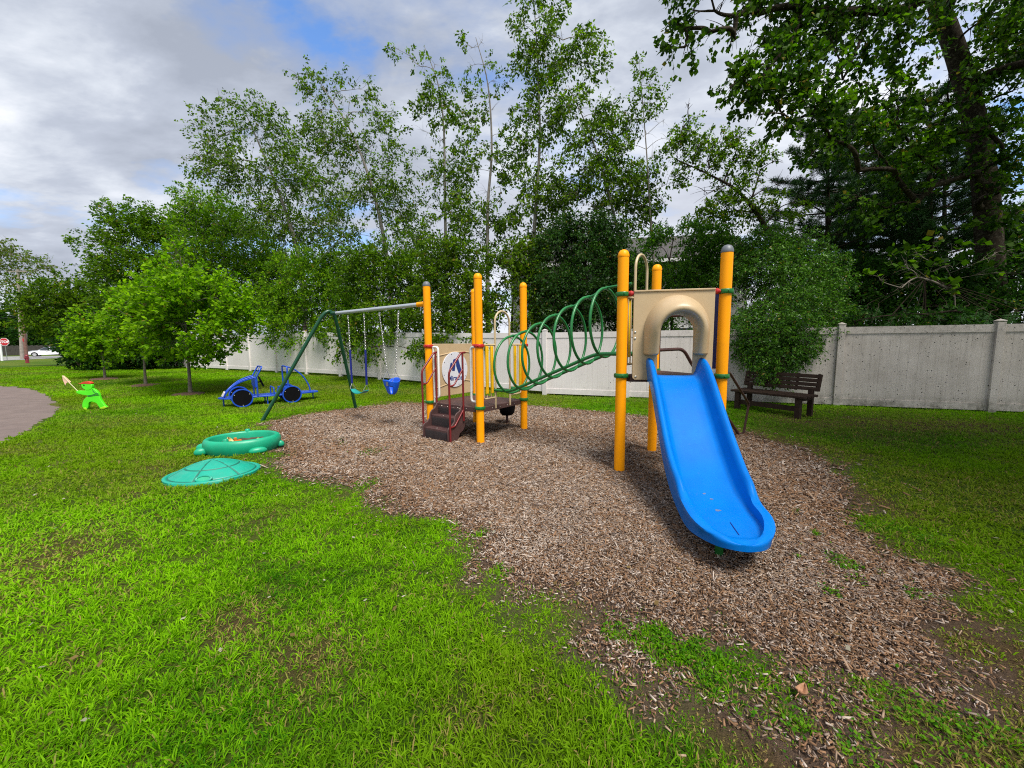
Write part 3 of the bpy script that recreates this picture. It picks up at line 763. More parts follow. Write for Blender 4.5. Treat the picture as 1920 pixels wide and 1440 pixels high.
def logo_panel():
    W = (pK - pL).length
    mb = MB(); mb.prism(rrect(0.085, W - 0.085, 0.60, 1.515, 0.03), PL(0, 0, -0.02), eP, UP, -0.035 if eP.cross(UP).dot(nP) < 0 else 0.035)
    f = 0.018
    for z0, amp in ((1.335, 0.035), (0.80, 0.05)):
        pts = [PL(0.10 + (W - 0.2) * k / 24, z0 + amp * math.sin(k / 24 * 4.2 - 1.2), f - 0.004) for k in range(25)]
        mb.tube(pts, 0.012, 8)
    pn = mb.build('logo_panel', M['tan'], root, bevel=0.006)
    cx, cz = 0.5 * W + 0.01, 1.055
    mb = MB(); mb.prism([(0.315 * math.cos(2 * math.pi * k / 48), 0.315 * math.sin(2 * math.pi * k / 48)) for k in range(48)], PL(cx, cz, f), eP, UP, 0.012 if eP.cross(UP).dot(nP) > 0 else -0.012)
    mb.use(1)
    for k in range(8):
        t = k * math.pi / 4 + 0.3; q = PL(cx + 0.285 * math.cos(t), cz + 0.285 * math.sin(t), f + 0.0125)
        mb.lathe(q, [(0.009, -0.003), (0.009, 0.002), (0.003, 0.004)], 8, nP.to_track_quat('Z', 'Y').to_matrix())
    d = mb.build('logo_disc', [M['disc'], M['black']], pn, bevel=0.002)
    mb = MB(); f2 = f + 0.0135
    for poly in ([(-0.155, -0.02), (-0.118, 0.12), (-0.068, 0.13), (-0.105, -0.01)],
                 [(-0.085, -0.055), (-0.050, 0.19), (0.010, 0.215), (0.002, 0.06), (-0.018, -0.06)],
                 [(0.022, 0.220), (0.085, 0.195), (0.180, -0.13), (0.085, -0.125), (0.022, 0.05)]):
        mb.prism([(x * 0.95, y * 0.80) for x, y in poly], PL(cx + 0.0, cz + 0.025, f2), eP, UP, 0.002 if eP.cross(UP).dot(nP) > 0 else -0.002)
    mb.build('logo_emblem', M['logoblue'], d, smooth=0)
    text_obj('logo_lettering', 'Miracle', 0.125, M['logoblue'], d, PL(cx, cz - 0.155, f2), eP, UP, nP, 0.001, bold=0.002)
logo_panel()

# ---- barriers and arch handles at both tunnel mouths
def barrier(p, e, n_, a0, a1, z0, z1, slats, mat='tanpipe', smat='slat', leg=True):
    mb = MB(); Q = lambda a, z, o=0.0: p + e * a + UP * z + n_ * o
    r = 0.013
    mb.tube(fillet([Q(a0, z1), Q(a1, z1)], .02), r + .003, 10)
    mb.tube(fillet([Q(a0 + 0.02, z1), Q(a0 + 0.02, z0), Q(a1, z0)], 0.05), r, 10)
    k = int(max(1, round((a1 - a0) / 0.09)))
    for i in range(1, k): mb.tube([Q(a0 + (a1 - a0) * i / k, z0), Q(a0 + (a1 - a0) * i / k, z1)], 0.008, 8)
    o = mb.build('barrier', M[mat], root)
    for a in slats:
        mb = MB(); c = Q(a, (z0 + z1) / 2 + 0.03, -0.02); h = z1 - z0 - 0.10
        mb.boxax(c - e * 0.022 - UP * h / 2, e * 0.044, n_ * 0.014, UP * h)
        for s in (-1, 1): mb.boxax(c + e * (0.022 * s - 0.003) - UP * h / 2 - n_ * 0.018, e * 0.006, n_ * 0.03, UP * h)
        mb.build('slat', M[smat], o, bevel=0.003)
def arch(p, e, a0, a1, zb, zt):
    mb = MB(); r = (a1 - a0) / 2; zc = zt - r; pts = [p + e * a0 + UP * zb]
    for k in range(17):
        t = math.pi * (1 - k / 16); pts.append(p + e * ((a0 + a1) / 2 + r * math.cos(t)) + UP * (zc + r * math.sin(t)))
    pts.append(p + e * a1 + UP * zb)
    mb.tube(pts, 0.0165, 10)
    mb.build('arch_handle', M['tanpipe'], root)
eMR = (pR - pM).normalized(); nMR = Vector((eMR.y, -eMR.x, 0))
eAC = (pC - pA).normalized(); nAC = Vector((-eAC.y, eAC.x, 0))
barrier(pM, eMR, -nMR, 0.07, 0.37, 0.66, 1.49, (0.15, 0.265))
barrier(pR, -eMR, -nMR, 0.07, 0.36, 0.66, 1.49, (0.13, 0.28))
arch(pM, eMR, 0.375, 0.745, LOW - 0.05, 2.02)
barrier(pA, eAC, -nAC, 0.07, 0.335, 1.25, 2.03, (0.14, 0.24))
barrier(pC, -eAC, -nAC, 0.07, 0.335, 1.25, 2.03, (0.14, 0.24))
arch(pA, eAC, 0.35, 0.725, HIGH - 0.05, 2.57)

# ---- green ring tunnel
def tunnel():
    m0, m1 = (pM + pR) / 2, (pA + pC) / 2
    d = (m1 - m0); T = d.length; d = d / T; w = Vector((-d.y, d.x, 0))
    def Q(s, b, z): return m0 + d * s + w * b + UP * z
    zl, zh = 0.775, 1.365
    def zr(s): return zl if s < 0.30 else (zh if s > 1.74 else zl + (zh - zl) * (s - 0.30) / 1.44)
    mb = MB()
    for b in (-0.20, 0.20):
        mb.tube(fillet([Q(-0.03, b, zl), Q(0.30, b, zl), Q(1.74, b, zh), Q(T + 0.02, b, zh)], 0.12, 6), 0.0235, 12)
    tn = mb.build('tunnel_climber', M['green'], root)
    ss = [0.20 + 0.262 * i for i in range(7)]; R = 0.447; tops = []
    for s in ss:
        zc = zr(s) + 0.40; mb = MB()
        mb.tube([Q(s, R * math.cos(t), zc + R * math.sin(t)) for t in [2 * math.pi * k / 40 for k in range(40)]], 0.0185, 10, closed=True)
        mb.build('ring', M['green'], tn); tops.append(zc + R)
    mb = MB(); pts = []
    for i, s in enumerate(ss):
        pts += [Q(s - 0.05, 0, tops[i] - 0.012), Q(s, 0, tops[i] + 0.012), Q(s + 0.06, 0, tops[i] + 0.012)]
    pts.append(Q(T - 0.12, 0, tops[-1] + 0.03))
    mb.tube(smoothpath(pts, 5), 0.0165, 10); mb.build('ridge_bar', M['green'], tn)
tunnel()

# ---- tan slide panel with the bulging hood
eS = (pB - pA).normalized(); nS = Vector((eS.y, -eS.x, 0))           # nS points to the camera side
def SP(a, z, o=0.0): return pA + eS * a + UP * z + nS * o
AC0, RI, ZC, ZB = 0.565, 0.188, 1.615, 1.385
def slide_panel():
    o0 = 0.045; sgn = 1 if eS.cross(UP).dot(nS) > 0 else -1
    inner = [(AC0 + RI * 0.98, 1.085)] + [(AC0 + RI * math.cos(math.pi * k / 18), ZC + RI * math.sin(math.pi * k / 18)) for k in range(19)] + [(AC0 - RI * 0.98, 1.085)]
    r = 0.035
    L_, R_, T_, B_ = 0.115, 0.955, 2.06, 1.085
    outer = [(L_ + r * (1 - math.sin(t)), B_ + r * (1 - math.cos(t))) for t in [k * math.pi / 8 for k in range(5)]] + [(L_, T_), (R_, T_)] + \
            [(R_ - r * (1 - math.cos(t)), B_ + r * (1 - math.sin(t))) for t in [k * math.pi / 8 for k in range(5)]]
    mb = MB(); mb.prism(outer + inner, SP(0, 0, o0), eS, UP, 0.022 * sgn)
    mb.boxax(SP(L_, T_ + .001, o0 - 0.01), eS * (R_ - L_), nS * 0.045, UP * 0.018)
    mb.use(1)
    for a, z in ((0.15, 1.12), (0.92, 1.12), (0.135, 1.62), (0.135, 1.55)):
        mb.lathe(SP(a, z, o0 + 0.022), [(0.014, -0.002), (0.014, 0.004), (0.006, 0.009)], 10, nS.to_track_quat('Z', 'Y').to_matrix())
    pn = mb.build('slide_panel', [M['tan'], M['bolt']], root, bevel=0.004)
    prof = [(0.338, 0.0), (0.335, 0.035), (0.325, 0.085), (0.305, 0.135), (0.280, 0.180), (0.256, 0.212), (0.234, 0.226), (0.214, 0.222), (0.199, 0.200), (0.190, 0.15), (0.188, -0.024)]
    rows = []
    path = []
    for z in np.linspace(ZB, ZC - 0.01, 8): path.append((1.0, 0.0, z, max(0.0, (z - ZB) / (ZC - ZB))))
    for k in range(25): t = math.pi * k / 24; path.append((math.cos(t), math.sin(t), ZC, 1.0))
    for z in np.linspace(ZC - 0.01, ZB, 8): path.append((-1.0, 0.0, z, max(0.0, (z - ZB) / (ZC - ZB))))
    for cx, sy, z, u in path:
        row = []
        for rr, dd in prof:
            dep = dd * (0.72 + 0.28 * u + 0.25 * sy) if dd > 0 else dd
            ky = 1 + 0.19 * max(0.0, (rr - RI) / (0.335 - RI))
            row.append(SP(AC0 + rr * cx, z + rr * sy * ky, o0 + 0.022 + dep))
        rows.append(row)
    mb = MB(); mb.grid(rows)
    for row in (rows[0], rows[-1]):                   # rounded feet
        c = sum((Vector(p) for p in row), Vector()) / len(row) - UP * 0.018
        n = len(mb.v); mb.v += [tuple(p) for p in row] + [tuple(Vector(p) * 0.85 + c * 0.15 - UP * 0.012) for p in row] + [tuple(c - UP * .004)]
        m = len(row)
        for i in range(m - 1):
            mb.f.append((n + i, n + i + 1, n + m + i + 1, n + m + i)); mb.f.append((n + m + i, n + m + i + 1, n + 2 * m))
    mb.build('hood', M['tan'], pn, smooth=70)
    for a0, a1 in ((0.06, 0.118), (0.95, 1.012)):     # red swivels between the collars and the panel
        mb = MB(); mb.tube([SP(a0, 2.047, o0 * .6), SP((a0 + a1) / 2, 2.047, o0), SP(a1, 2.047, o0 + .005)], [0.030, 0.034, 0.016], 12)
        mb.build('panel_swivel', M['red'], root)
slide_panel()

# ---- blue slide: a trough swept down and forward, ending in a rounded nose
def slide():
    prof_s = [(-0.03, 1.138), (0.08, 1.135), (0.17, 1.10), (0.27, 1.035), (0.45, 0.885), (0.65, 0.715), (0.85, 0.553), (1.02, 0.428), (1.18, 0.335), (1.34, 0.272), (1.52, 0.232), (1.75, 0.208), (1.95, 0.196), (2.06, 0.19)]
    path = smoothpath([Vector((s, 0, z)) for s, z in prof_s], 4)
    rows = []; S_END, NOSE = 1.985, 0.36
    dense = []
    for q in path: dense.append((q.x, q.z))
    extra = []
    for t in (0.15, 0.3, 0.45, 0.58, 0.7, 0.8, 0.87, 0.93, 0.97, 0.99, 1.0): extra.append(S_END - NOSE + NOSE * t)
    zs = lambda s: float(np.interp(s, [d[0] for d in dense], [d[1] for d in dense]))
    ss = sorted([d[0] for d in dense if d[0] < S_END - NOSE] + [S_END - NOSE] + extra)
    def sm(x, a, b): t = min(1, max(0, (x - a) / (b - a))); return t * t * (3 - 2 * t)
    for s in ss:
        z = zs(s); ds = 0.02; sl = math.atan2(zs(s + ds) - zs(s - ds), 2 * ds)
        tv = Vector((math.cos(sl), math.sin(sl)))        # along
        nv = Vector((-math.sin(sl), math.cos(sl)))       # bed normal
        wall = 0.165 + 0.03 * (1 - sm(s, 0.0, 0.25)) - 0.075 * sm(s, 1.28, 1.52) - 0.042 * sm(s, 1.62, 1.95)
        hw = 0.283 - 0.022 * sm(s, 0.9, 1.6)
        bedw = 0.195 + 0.02 * sm(s, 1.3, 1.6)
        lip = 0.050 + 0.02 * sm(s, 1.3, 1.6)
        e = max(0.0, (s - (S_END - NOSE)) / NOSE)
        k = math.sqrt(max(0.0, 1 - e ** 2.05))
        hw2 = max(0.004, (hw + 0.02) * k); 
        # inner bed shrinks to close 7 cm before the nose
        e2 = max(0.0, (s - (S_END - NOSE)) / (NOSE - 0.075)); k2 = math.sqrt(max(0.0, 1 - e2 ** 2.2)) if e2 < 1 else 0.0
        b2 = bedw * k2
        skirt = 0.075 + 0.02 * sm(s, 0.2, 1.0) - 0.062 * sm(s, 1.45, 1.93)
        top = wall if e2 < 1 else wall * 0.95
        endz = wall * (1.0 if e2 < 1 else 1.0)
        A = []
        wi = max(b2, 0.0) ; 
        il = max(hw2 - lip, wi)                           # inner edge of the rolled lip
        pts = [(0, 0.0), (wi * 0.5, 0.0), (wi * 0.86, 0.004), (wi, 0.012), (wi + (il - wi) * 0.35, wall * 0.25), (wi + (il - wi) * 0.72, wall * 0.68), (il, wall * 0.93), (il + (hw2 - il) * 0.35, wall * 1.0), (il + (hw2 - il) * 0.72, wall * 0.97), (hw2, wall * 0.86), (hw2 * 1.0, wall * 0.55), (hw2 * 0.97, 0.03), (hw2 * 0.93, -skirt)]
        if e2 >= 1:                                       # past the bed: only the rounded rim remains
            pts = [(f * hw2, h) for f, h in ((0, wall * 0.62), (0.1, wall * .64), (0.2, wall * .66), (0.3, wall * .69), (0.4, wall * .74), (0.5, wall * .80), (0.6, wall * .88), (0.7, wall * .93), (0.82, wall * .93), (0.93, wall * .86), (1.0, wall * .55), (0.985, 0.01), (0.92, -skirt))]
            drop = sm(s, S_END - 0.075, S_END)
            pts = [(a, h * (1 - 0.45 * drop) if h > 0 else h * (1 - 0.35 * drop)) for a, h in pts]
        row = []
        for a, h in pts[::-1]: row.append((-a, h))
        for a, h in pts[1:]: row.append((a, h))
        out = []
        for a, h in row:
            q = Vector((s, z)) + nv * h
            out.append(SP(AC0 + a, q.y, 0.07 + q.x))
        rows.append(out)
    mb = MB(); mb.grid(rows)
    # close the underside with an inset floor so that the shell has thickness
    under = [[Vector(r[0]), (Vector(r[0]) * .75 + Vector(r[-1]) * .25) + UP * 0.02, (Vector(r[0]) + Vector(r[-1])) / 2 + UP * 0.025, (Vector(r[0]) * .25 + Vector(r[-1]) * .75) + UP * 0.02, Vector(r[-1])] for r in rows]
    mb.grid(under)
    last = rows[-1]; n = len(mb.v); mb.v += [tuple(p) for p in last]; mb.f.append(tuple(range(n, n + len(last))))
    mb.use(1)                                         # moulded drain slots in the run-out, scuffs further up
    for a, s0, s1 in ((0.02, 1.66, 1.82),):
        mb.tube([SP(AC0 + a, zs(s0) + .001, .07 + s0), SP(AC0 + a * .9, zs(s1) + .001, .07 + s1)], 0.0035, 6)
    mb.use(2); rng = random.Random(4)
    for a, s, q in ((-0.045, 1.30, .7), (-0.01, 1.36, .6), (-0.01, 1.50, 1.0)):
        out = [(q * 0.020 * (0.4 + rng.random()) * math.cos(t), q * 0.016 * (0.4 + rng.random()) * math.sin(t)) for t in [k * math.pi / 4 for k in range(8)]]
        sl2 = math.atan2(zs(s + .02) - zs(s - .02), .04)
        mb.prism(out, SP(AC0 + a, zs(s) + 0.0015, .07 + s), eS, nS * math.cos(sl2) + UP * math.sin(sl2), 0.001)
    sl_ = mb.build('slide', [M['slide'], M['navy'], pbr('grey_scuff', (0.10, 0.14, 0.24), 0.7, 0.4, 60)], root, smooth=60)
    mb = MB(); q = SP(AC0 - 0.06, 0, 0.07 + 1.70)
    mb.lathe((q.x, q.y, -0.05), [(0.028, 0), (0.028, 0.22)], 14); mb.build('support_leg', M['clampgreen'], sl_)
slide()

# ---- blue panel and brown arched climber on the far side of the high deck
eBC = (pC - pB).normalized(); nBC = Vector((eBC.y, -eBC.x, 0))
def BC(a, z, o=0.0): return pB + eBC * a + UP * z + nBC * o
mb = MB(); mb.prism(rrect(0.075, 0.36, 1.20, 2.04, 0.05), BC(0, 0, 0.01), eBC, UP, 0.04 if eBC.cross(UP).dot(nBC) > 0 else -0.04)
mb.build('blue_panel', M['navy'], root, bevel=0.008)
def climber():
    mb = MB()
    f1 = Vector((3.72, 6.25, 0)); f2 = Vector((3.83, 6.29, -0.03))
    c0 = Vector((1.99, 5.29, 1.40)); c1 = Vector((2.46, 5.56, 1.41))
    r1 = fillet([c0, c1, Vector((2.62, 5.65, 1.20)), f1], 0.12, 6)
    mb.tube(r1, 0.024, 10)
    el = Vector((3.90, 6.30, 0.488))
    mb.tube(fillet([Vector((2.37, 4.37, 1.10)), Vector((3.16, 5.60, 1.06)), el, f2], 0.06, 4), 0.018, 10)
    mb.build('rear_climber', M['brownpipe'], root)
    mb = MB(); mb.tube([Vector((2.01, 5.30, HIGH)), Vector((2.01, 5.30, 1.82))], 0.019, 10)
    mb.tube(fillet([Vector((2.01, 5.30, 1.80)), Vector((2.10, 5.35, 1.86)), Vector((2.3, 5.2, 1.86))], .05), 0.019, 10)
    mb.build('grab_bar', M['brownpipe'], root)
climber()

# ---- swing beam and its dark green bipod
BA, BB = Vector((-1.394, 6.499, 2.176)), Vector((-3.98, 8.45, 2.176))
bd = (BB - BA).normalized()
def swing_frame():
    mb = MB(); mb.tube([BA + bd * 0.14, BA + bd * 2.93], 0.036, 16); bm_ = mb.build('swing_beam', M['silver'], root)
    mb = MB(); mb.tube([BA + bd * 0.05, BA + bd * 0.23], 0.043, 16); mb.build('beam_collar', M['yellow'], bm_)
    f1, f2 = Vector((-5.112, 7.763, -0.05)), Vector((-3.725, 9.13, -0.05))
    ap = BB + Vector((0, 0, 0.0)); ap = BA + bd * 3.02
    t1 = (f1 - ap).normalized(); t2 = (f2 - ap).normalized()
    mb = MB(); mb.tube(fillet([f1, ap + UP * 0.30, f2], 0.55, 14), 0.036, 14)
    mb.tube([ap + bd * 0.01, BA + bd * 2.84], 0.044, 14)
    mb.build('swing_support', M['darkgreen'], root)
swing_frame()

def chain(mb, a, b, link=0.034):
    a, b = Vector(a), Vector(b); n = max(2, int((b - a).length / (link * 0.74))); d = (b - a).normalized()
    u = d.orthogonal().normalized(); v = d.cross(u)
    for i in range(n):
        c = a + (b - a) * ((i + 0.5) / n); w = u if i % 2 else v
        mb.tube([c + d * (link * 0.5 * math.cos(t)) + w * (link * 0.30 * math.sin(t)) for t in [2 * math.pi * k / 10 for k in range(10)]], 0.0036, 5, closed=True)
def hook(mb, p):
    mb.box(p - UP * 0.045, (0.02, 0.02, 0.03)); mb.tube([p - UP * 0.05 + Vector((0.016 * math.cos(t), 0, 0.022 * math.sin(t) - 0.02)) for t in [2 * math.pi * k / 10 for k in range(10)]], 0.005, 6, closed=True)

def belt_swing():
    h1, h2 = Vector((-3.3154, 7.9486, 2.14)), Vector((-2.8603, 7.6052, 2.14))
    r = thing('belt_swing', ((h1.x + h2.x) / 2, (h1.y + h2.y) / 2, 0.55), 'teal belt swing with blue-sleeved chains hanging from the silver beam', 'swing')
    mid = (h1 + h2) / 2; ax = (h2 - h1).normalized(); fw = Vector((ax.y, -ax.x, 0))
    for i, h in enumerate((h1, h2)):
        s = -1 if i == 0 else 1
        e = mid + ax * 0.265 * s; e.z = 0.725
        top = h + (e - h) * 0.51
        mb = MB(); hook(mb, h); chain(mb, h - UP * 0.07, top); c = mb.build('chain', M['chain'], r)
        mb = MB(); mb.tube([top, e], 0.020, 10); mb.build('sleeve', M['navy'], c)
        q = mid + ax * 0.235 * s; q.z = 0.615
        mb = MB(); mb.tube([e + UP * 0.01, q - fw * 0.065, q + fw * 0.065, e + UP * 0.01], 0.005, 6); mb.build('triangle_link', M['chain'], c)
    rows = []
    for k in range(17):
        t = k / 16; c = mid + ax * (0.245 * (2 * t - 1)); c.z = 0.61 - 0.07 * (1 - (2 * t - 1) ** 2)
        hwid = 0.075 * (1 - 0.35 * abs(2 * t - 1) ** 3)
        rows.append([c - fw * hwid, c - fw * hwid * .6 + UP * 0.006, c + fw * hwid * .6 + UP * 0.006, c + fw * hwid, c + fw * hwid - UP * 0.012, c - fw * hwid - UP * 0.012])
    mb = MB(); mb.grid(rows, closed_u=True); mb.f.append(tuple(range(6))); mb.f.append(tuple(range(96, 102)))
    mb.build('seat', M['teal'], r, smooth=50)
belt_swing()

def bucket_swing():
    h1, h2 = Vector((-2.457, 7.301, 2.14)), Vector((-1.999, 6.956, 2.14))
    mid = (h1 + h2) / 2; ax = (h2 - h1).normalized(); fw = Vector((ax.y, -ax.x, 0))
    fw = Vector((-0.5, -0.86, 0)) if fw.y > 0 else fw
    c = Vector((mid.x, mid.y, 0))
    r = thing('bucket_swing', (c.x, c.y, 0.6), 'bright blue toddler bucket swing hanging from the beam by bare chains', 'swing')
    # bucket shell: superellipse cup with a higher back, leg openings in front
    nth, nh = 40, 12; mb = MB(); grid = []
    for j in range(nh + 1):
        v = j / nh; row = []
        for i in range(nth):
            th = 2 * math.pi * i / nth; ct, st = math.cos(th), math.sin(th)
            rim = 0.255 + 0.055 * max(0, -st) ** 1 - 0.01 * abs(ct) + 0.03 * max(0, st)
            f = (0.30 + 0.70 * v ** 0.55)
            a = 0.165 * f * (abs(ct) ** 0.75) * (1 if ct > 0 else -1); b = 0.135 * f * (abs(st) ** 0.75) * (1 if st > 0 else -1)
            row.append(c + ax * a + fw * b + UP * (0.585 + rim * v))
        grid.append(row)
    base = len(mb.v)
    for row in grid: mb.v += [tuple(p) for p in row]
    for j in range(nh):
        for i in range(nth):
            th = 360 * (i + .5) / nth; 
            if (abs(th - 52) < 22 or abs(th - 128) < 22) and 0 <= j <= 6: continue      # leg openings
            i2 = (i + 1) % nth
            mb.f.append((base + j * nth + i, base + j * nth + i2, base + (j + 1) * nth + i2, base + (j + 1) * nth + i))
    o = mb.build('bucket', M['swingblue'], r, smooth=60)
    sol = o.modifiers.new('shell', 'SOLIDIFY'); sol.thickness = 0.012
    q = c + fw * 0.140 + ax * 0.06 + UP * 0.80
    mb = MB(); mb.boxax(q - ax * .028 - UP * .035, ax * 0.056, fw * 0.006, UP * 0.07); mb.build('warning_plate', M['greycap'], o)
    for s, h in ((-1, h1), (1, h2)):
        e = c + ax * 0.125 * s + UP * 1.02
        mb = MB(); hook(mb, h); chain(mb, h - UP * 0.07, e)
        for f in (-1, 1): mb.tube([e, c + ax * 0.150 * s + fw * 0.085 * f + UP * 0.85], 0.004, 6)
        ch = mb.build('chain', M['chain'], r)
        if s > 0:                                     # spare end of chain doubled back at the top
            mb = MB(); chain(mb, h - UP * 0.09 + fw * .02, h - UP * 0.42 + fw * 0.03); mb.build('spare_chain', M['chain'], ch)
bucket_swing()

def step_pod():
    c = Vector((-0.098, 7.279, 0))
    r = thing('step_pod', c, 'black cup-shaped stepping pod on a short pole behind the low deck', 'step pod')
    mb = MB(); mb.lathe((c.x, c.y, 0.15), [(0.05, 0), (0.10, 0.01), (0.135, 0.05), (0.15, 0.12), (0.158, 0.20), (0.165, 0.27), (0.15, 0.285), (0.0001, 0.29)], 28); mb.build('cup', M['black'], r)
    mb = MB(); mb.lathe((c.x, c.y, -0.05), [(0.024, 0), (0.024, 0.205)], 14); mb.build('pole', M['brownpipe'], r)
step_pod()
# ================================================================== toys and furniture on the lawn
def play_car():
    O = Vector((-6.67, 9.485, 0)); f = Vector((-0.77, -0.638, 0)).normalized(); n = Vector((-0.638, 0.77, 0)).normalized()
    def P(a, b, z): return O + f * a + n * b + UP * z
    r = thing('play_car', P(-0.6, 0.43, 0), 'blue tubular play car with four black disc wheels on the lawn by the swing', 'play car')
    ax = n.to_track_quat('Z', 'Y').to_matrix(); R = 0.225
    for a, b in ((0, 0.0), (-1.09, 0.0), (0, 0.80), (-1.09, 0.80)):
        c = P(a, b, R)
        mb = MB(); mb.lathe(c, [(0.0001, 0.0), (R - 0.004, 0.0), (R - 0.004, 0.055), (0.0001, 0.056)], 36, ax)
        mb.use(1)
        for k in range(3):
            t = k * 2.09 + 0.5; q = c + f * (R * 0.80 * math.cos(t)) + UP * (R * 0.80 * math.sin(t))
            for h in (-0.004, 0.056): mb.lathe(q + n * h, [(0.012, -0.004), (0.012, 0.004), (0.004, 0.007)], 8, ax)
        w = mb.build('wheel', [M['black'], M['bolt']], r)
        mb = MB(); mb.lathe(c, [(R, -0.012), (R + 0.004, 0.0), (R + 0.004, 0.055), (R, 0.067), (R - 0.022, 0.067), (R - 0.028, 0.05), (R - 0.028, 0.0), (R - 0.022, -0.012), (R, -0.012)], 36, ax, caps=False); mb.build('tyre', M['blue'], w)
    mb = MB(); z = 0.20                                # floor plate with a rounded nose
    out = [(-1.78, 0.25), (-1.80, 0.43), (-1.78, 0.61), (-1.30, 0.74), (0.15, 0.74), (0.34, 0.66), (0.44, 0.53), (0.47, 0.43), (0.44, 0.33), (0.34, 0.20), (0.15, 0.12), (-1.30, 0.12)]
    mb.prism([(tuple(P(a, b, 0))[0], tuple(P(a, b, 0))[1]) for a, b in out], (0, 0, z), (1, 0, 0), (0, 1, 0), 0.035)
    fl = mb.build('floor', M['blue'], r, bevel=0.006)
    for a, b in ((0.36, 0.43), (-1.68, 0.43), (-0.55, 0.2), (-0.55, 0.66)):
        mb = MB(); mb.tube([P(a, b, -0.05), P(a, b, z)], 0.017, 8); mb.build('ground_leg', M['blue'], fl)
    for b0, b1 in ((0.30, 0.07), (0.43, 0.43), (0.56, 0.80)):          # three bonnet bars
        mb = MB(); mb.tube(smoothpath([P(0.36, b0, 0.24), P(0.24, b0 * .95 + .02, 0.42), P(0.02, (b0 + b1) / 2, 0.60), P(-0.20, b1, 0.69), P(-0.30, b1, 0.715)], 5), 0.017, 10); mb.build('bonnet_bar', M['blue'], r)
    mb = MB(); mb.prism([(-0.17, 0), (0.17, 0), (0.14, 0.17), (-0.14, 0.17)], P(0.385, 0.43, 0.235), n, (UP * 0.9 - f * 0.42).normalized(), 0.02); ns = mb.build('nose_plate', M['blue'], r, bevel=0.004)
    for b in (-0.085, 0.085):
        mb = MB(); mb.prism(rrect(b - 0.055, b + 0.055, 0.025, 0.15, 0.015), P(0.385, 0.43, 0.235) + f * 0.016 + UP * .004, n, (UP * 0.9 - f * 0.42).normalized(), 0.008); mb.prism(rrect(b - 0.055, b + 0.055, 0.025, 0.15, 0.015), P(0.385, 0.43, 0.235) - f * 0.008, n, (UP * 0.9 - f * 0.42).normalized(), -0.02); mb.build('headlight', M['headlight'], ns)
    mb = MB(); mb.boxax(P(-0.34, 0.05, 0.46), f * 0.05, n * 0.77, UP * 0.235); da = mb.build('dashboard', M['blue'], r, bevel=0.01)
    for b in (0.07, 0.80):
        mb = MB(); mb.tube([P(-0.33, b, 0.21), P(-0.33, b, 0.72)], 0.018, 8); mb.build('dashboard_leg', M['blue'], da)
    mb = MB(); tilt = (f * -1 + UP * 0.35).normalized().to_track_quat('Z', 'Y').to_matrix(); c = P(-0.45, 0.43, 0.58)
    mb.lathe(c, [(0.145, 0), (0.15, 0.012), (0.14, 0.025), (0.0001, 0.026)], 24, tilt); mb.lathe(c, [(0.144, 0.001), (0.0001, 0.0)], 24, tilt); mb.tube([P(-0.33, .43, .55), c], 0.015, 8); mb.build('steering_wheel', M['black'], r)
    mb = MB(); mb.tube(fillet([P(-0.30, 0.06, 0.68), P(-0.46, 0.06, 0.975), P(-0.46, 0.81, 0.975), P(-0.30, 0.81, 0.68)], 0.06), 0.018, 10)
    mb.tube([P(-0.31, 0.43, 0.68), P(-0.46, 0.43, 0.975)], 0.008, 8); mb.build('windscreen_frame', M['blue'], r)
    mb = MB(); mb.tube(fillet([P(-0.70, 0.14, 0.23), P(-0.70, 0.14, 0.42), P(-0.70, 0.72, 0.42), P(-0.70, 0.72, 0.23)], 0.05), 0.016, 8)
    mb.boxax(P(-1.12, 0.18, 0.38), f * 0.26, n * 0.50, UP * 0.03); mb.build('seat', M['blue'], r)
    mb = MB(); mb.tube(fillet([P(-1.02, 0.075, 0.23), P(-1.02, 0.075, 0.955), P(-1.02, 0.79, 0.955), P(-1.02, 0.79, 0.23)], 0.07), 0.019, 10); mb.build('roll_hoop', M['blue'], r)
    mb = MB(); mb.tube(smoothpath([P(-1.03, 0.43, 0.955), P(-1.22, 0.43, 0.88), P(-1.44, 0.43, 0.68), P(-1.58, 0.43, 0.42), P(-1.62, 0.43, 0.23)], 6), 0.017, 10); mb.build('tail_bar', M['blue'], r)
play_car()

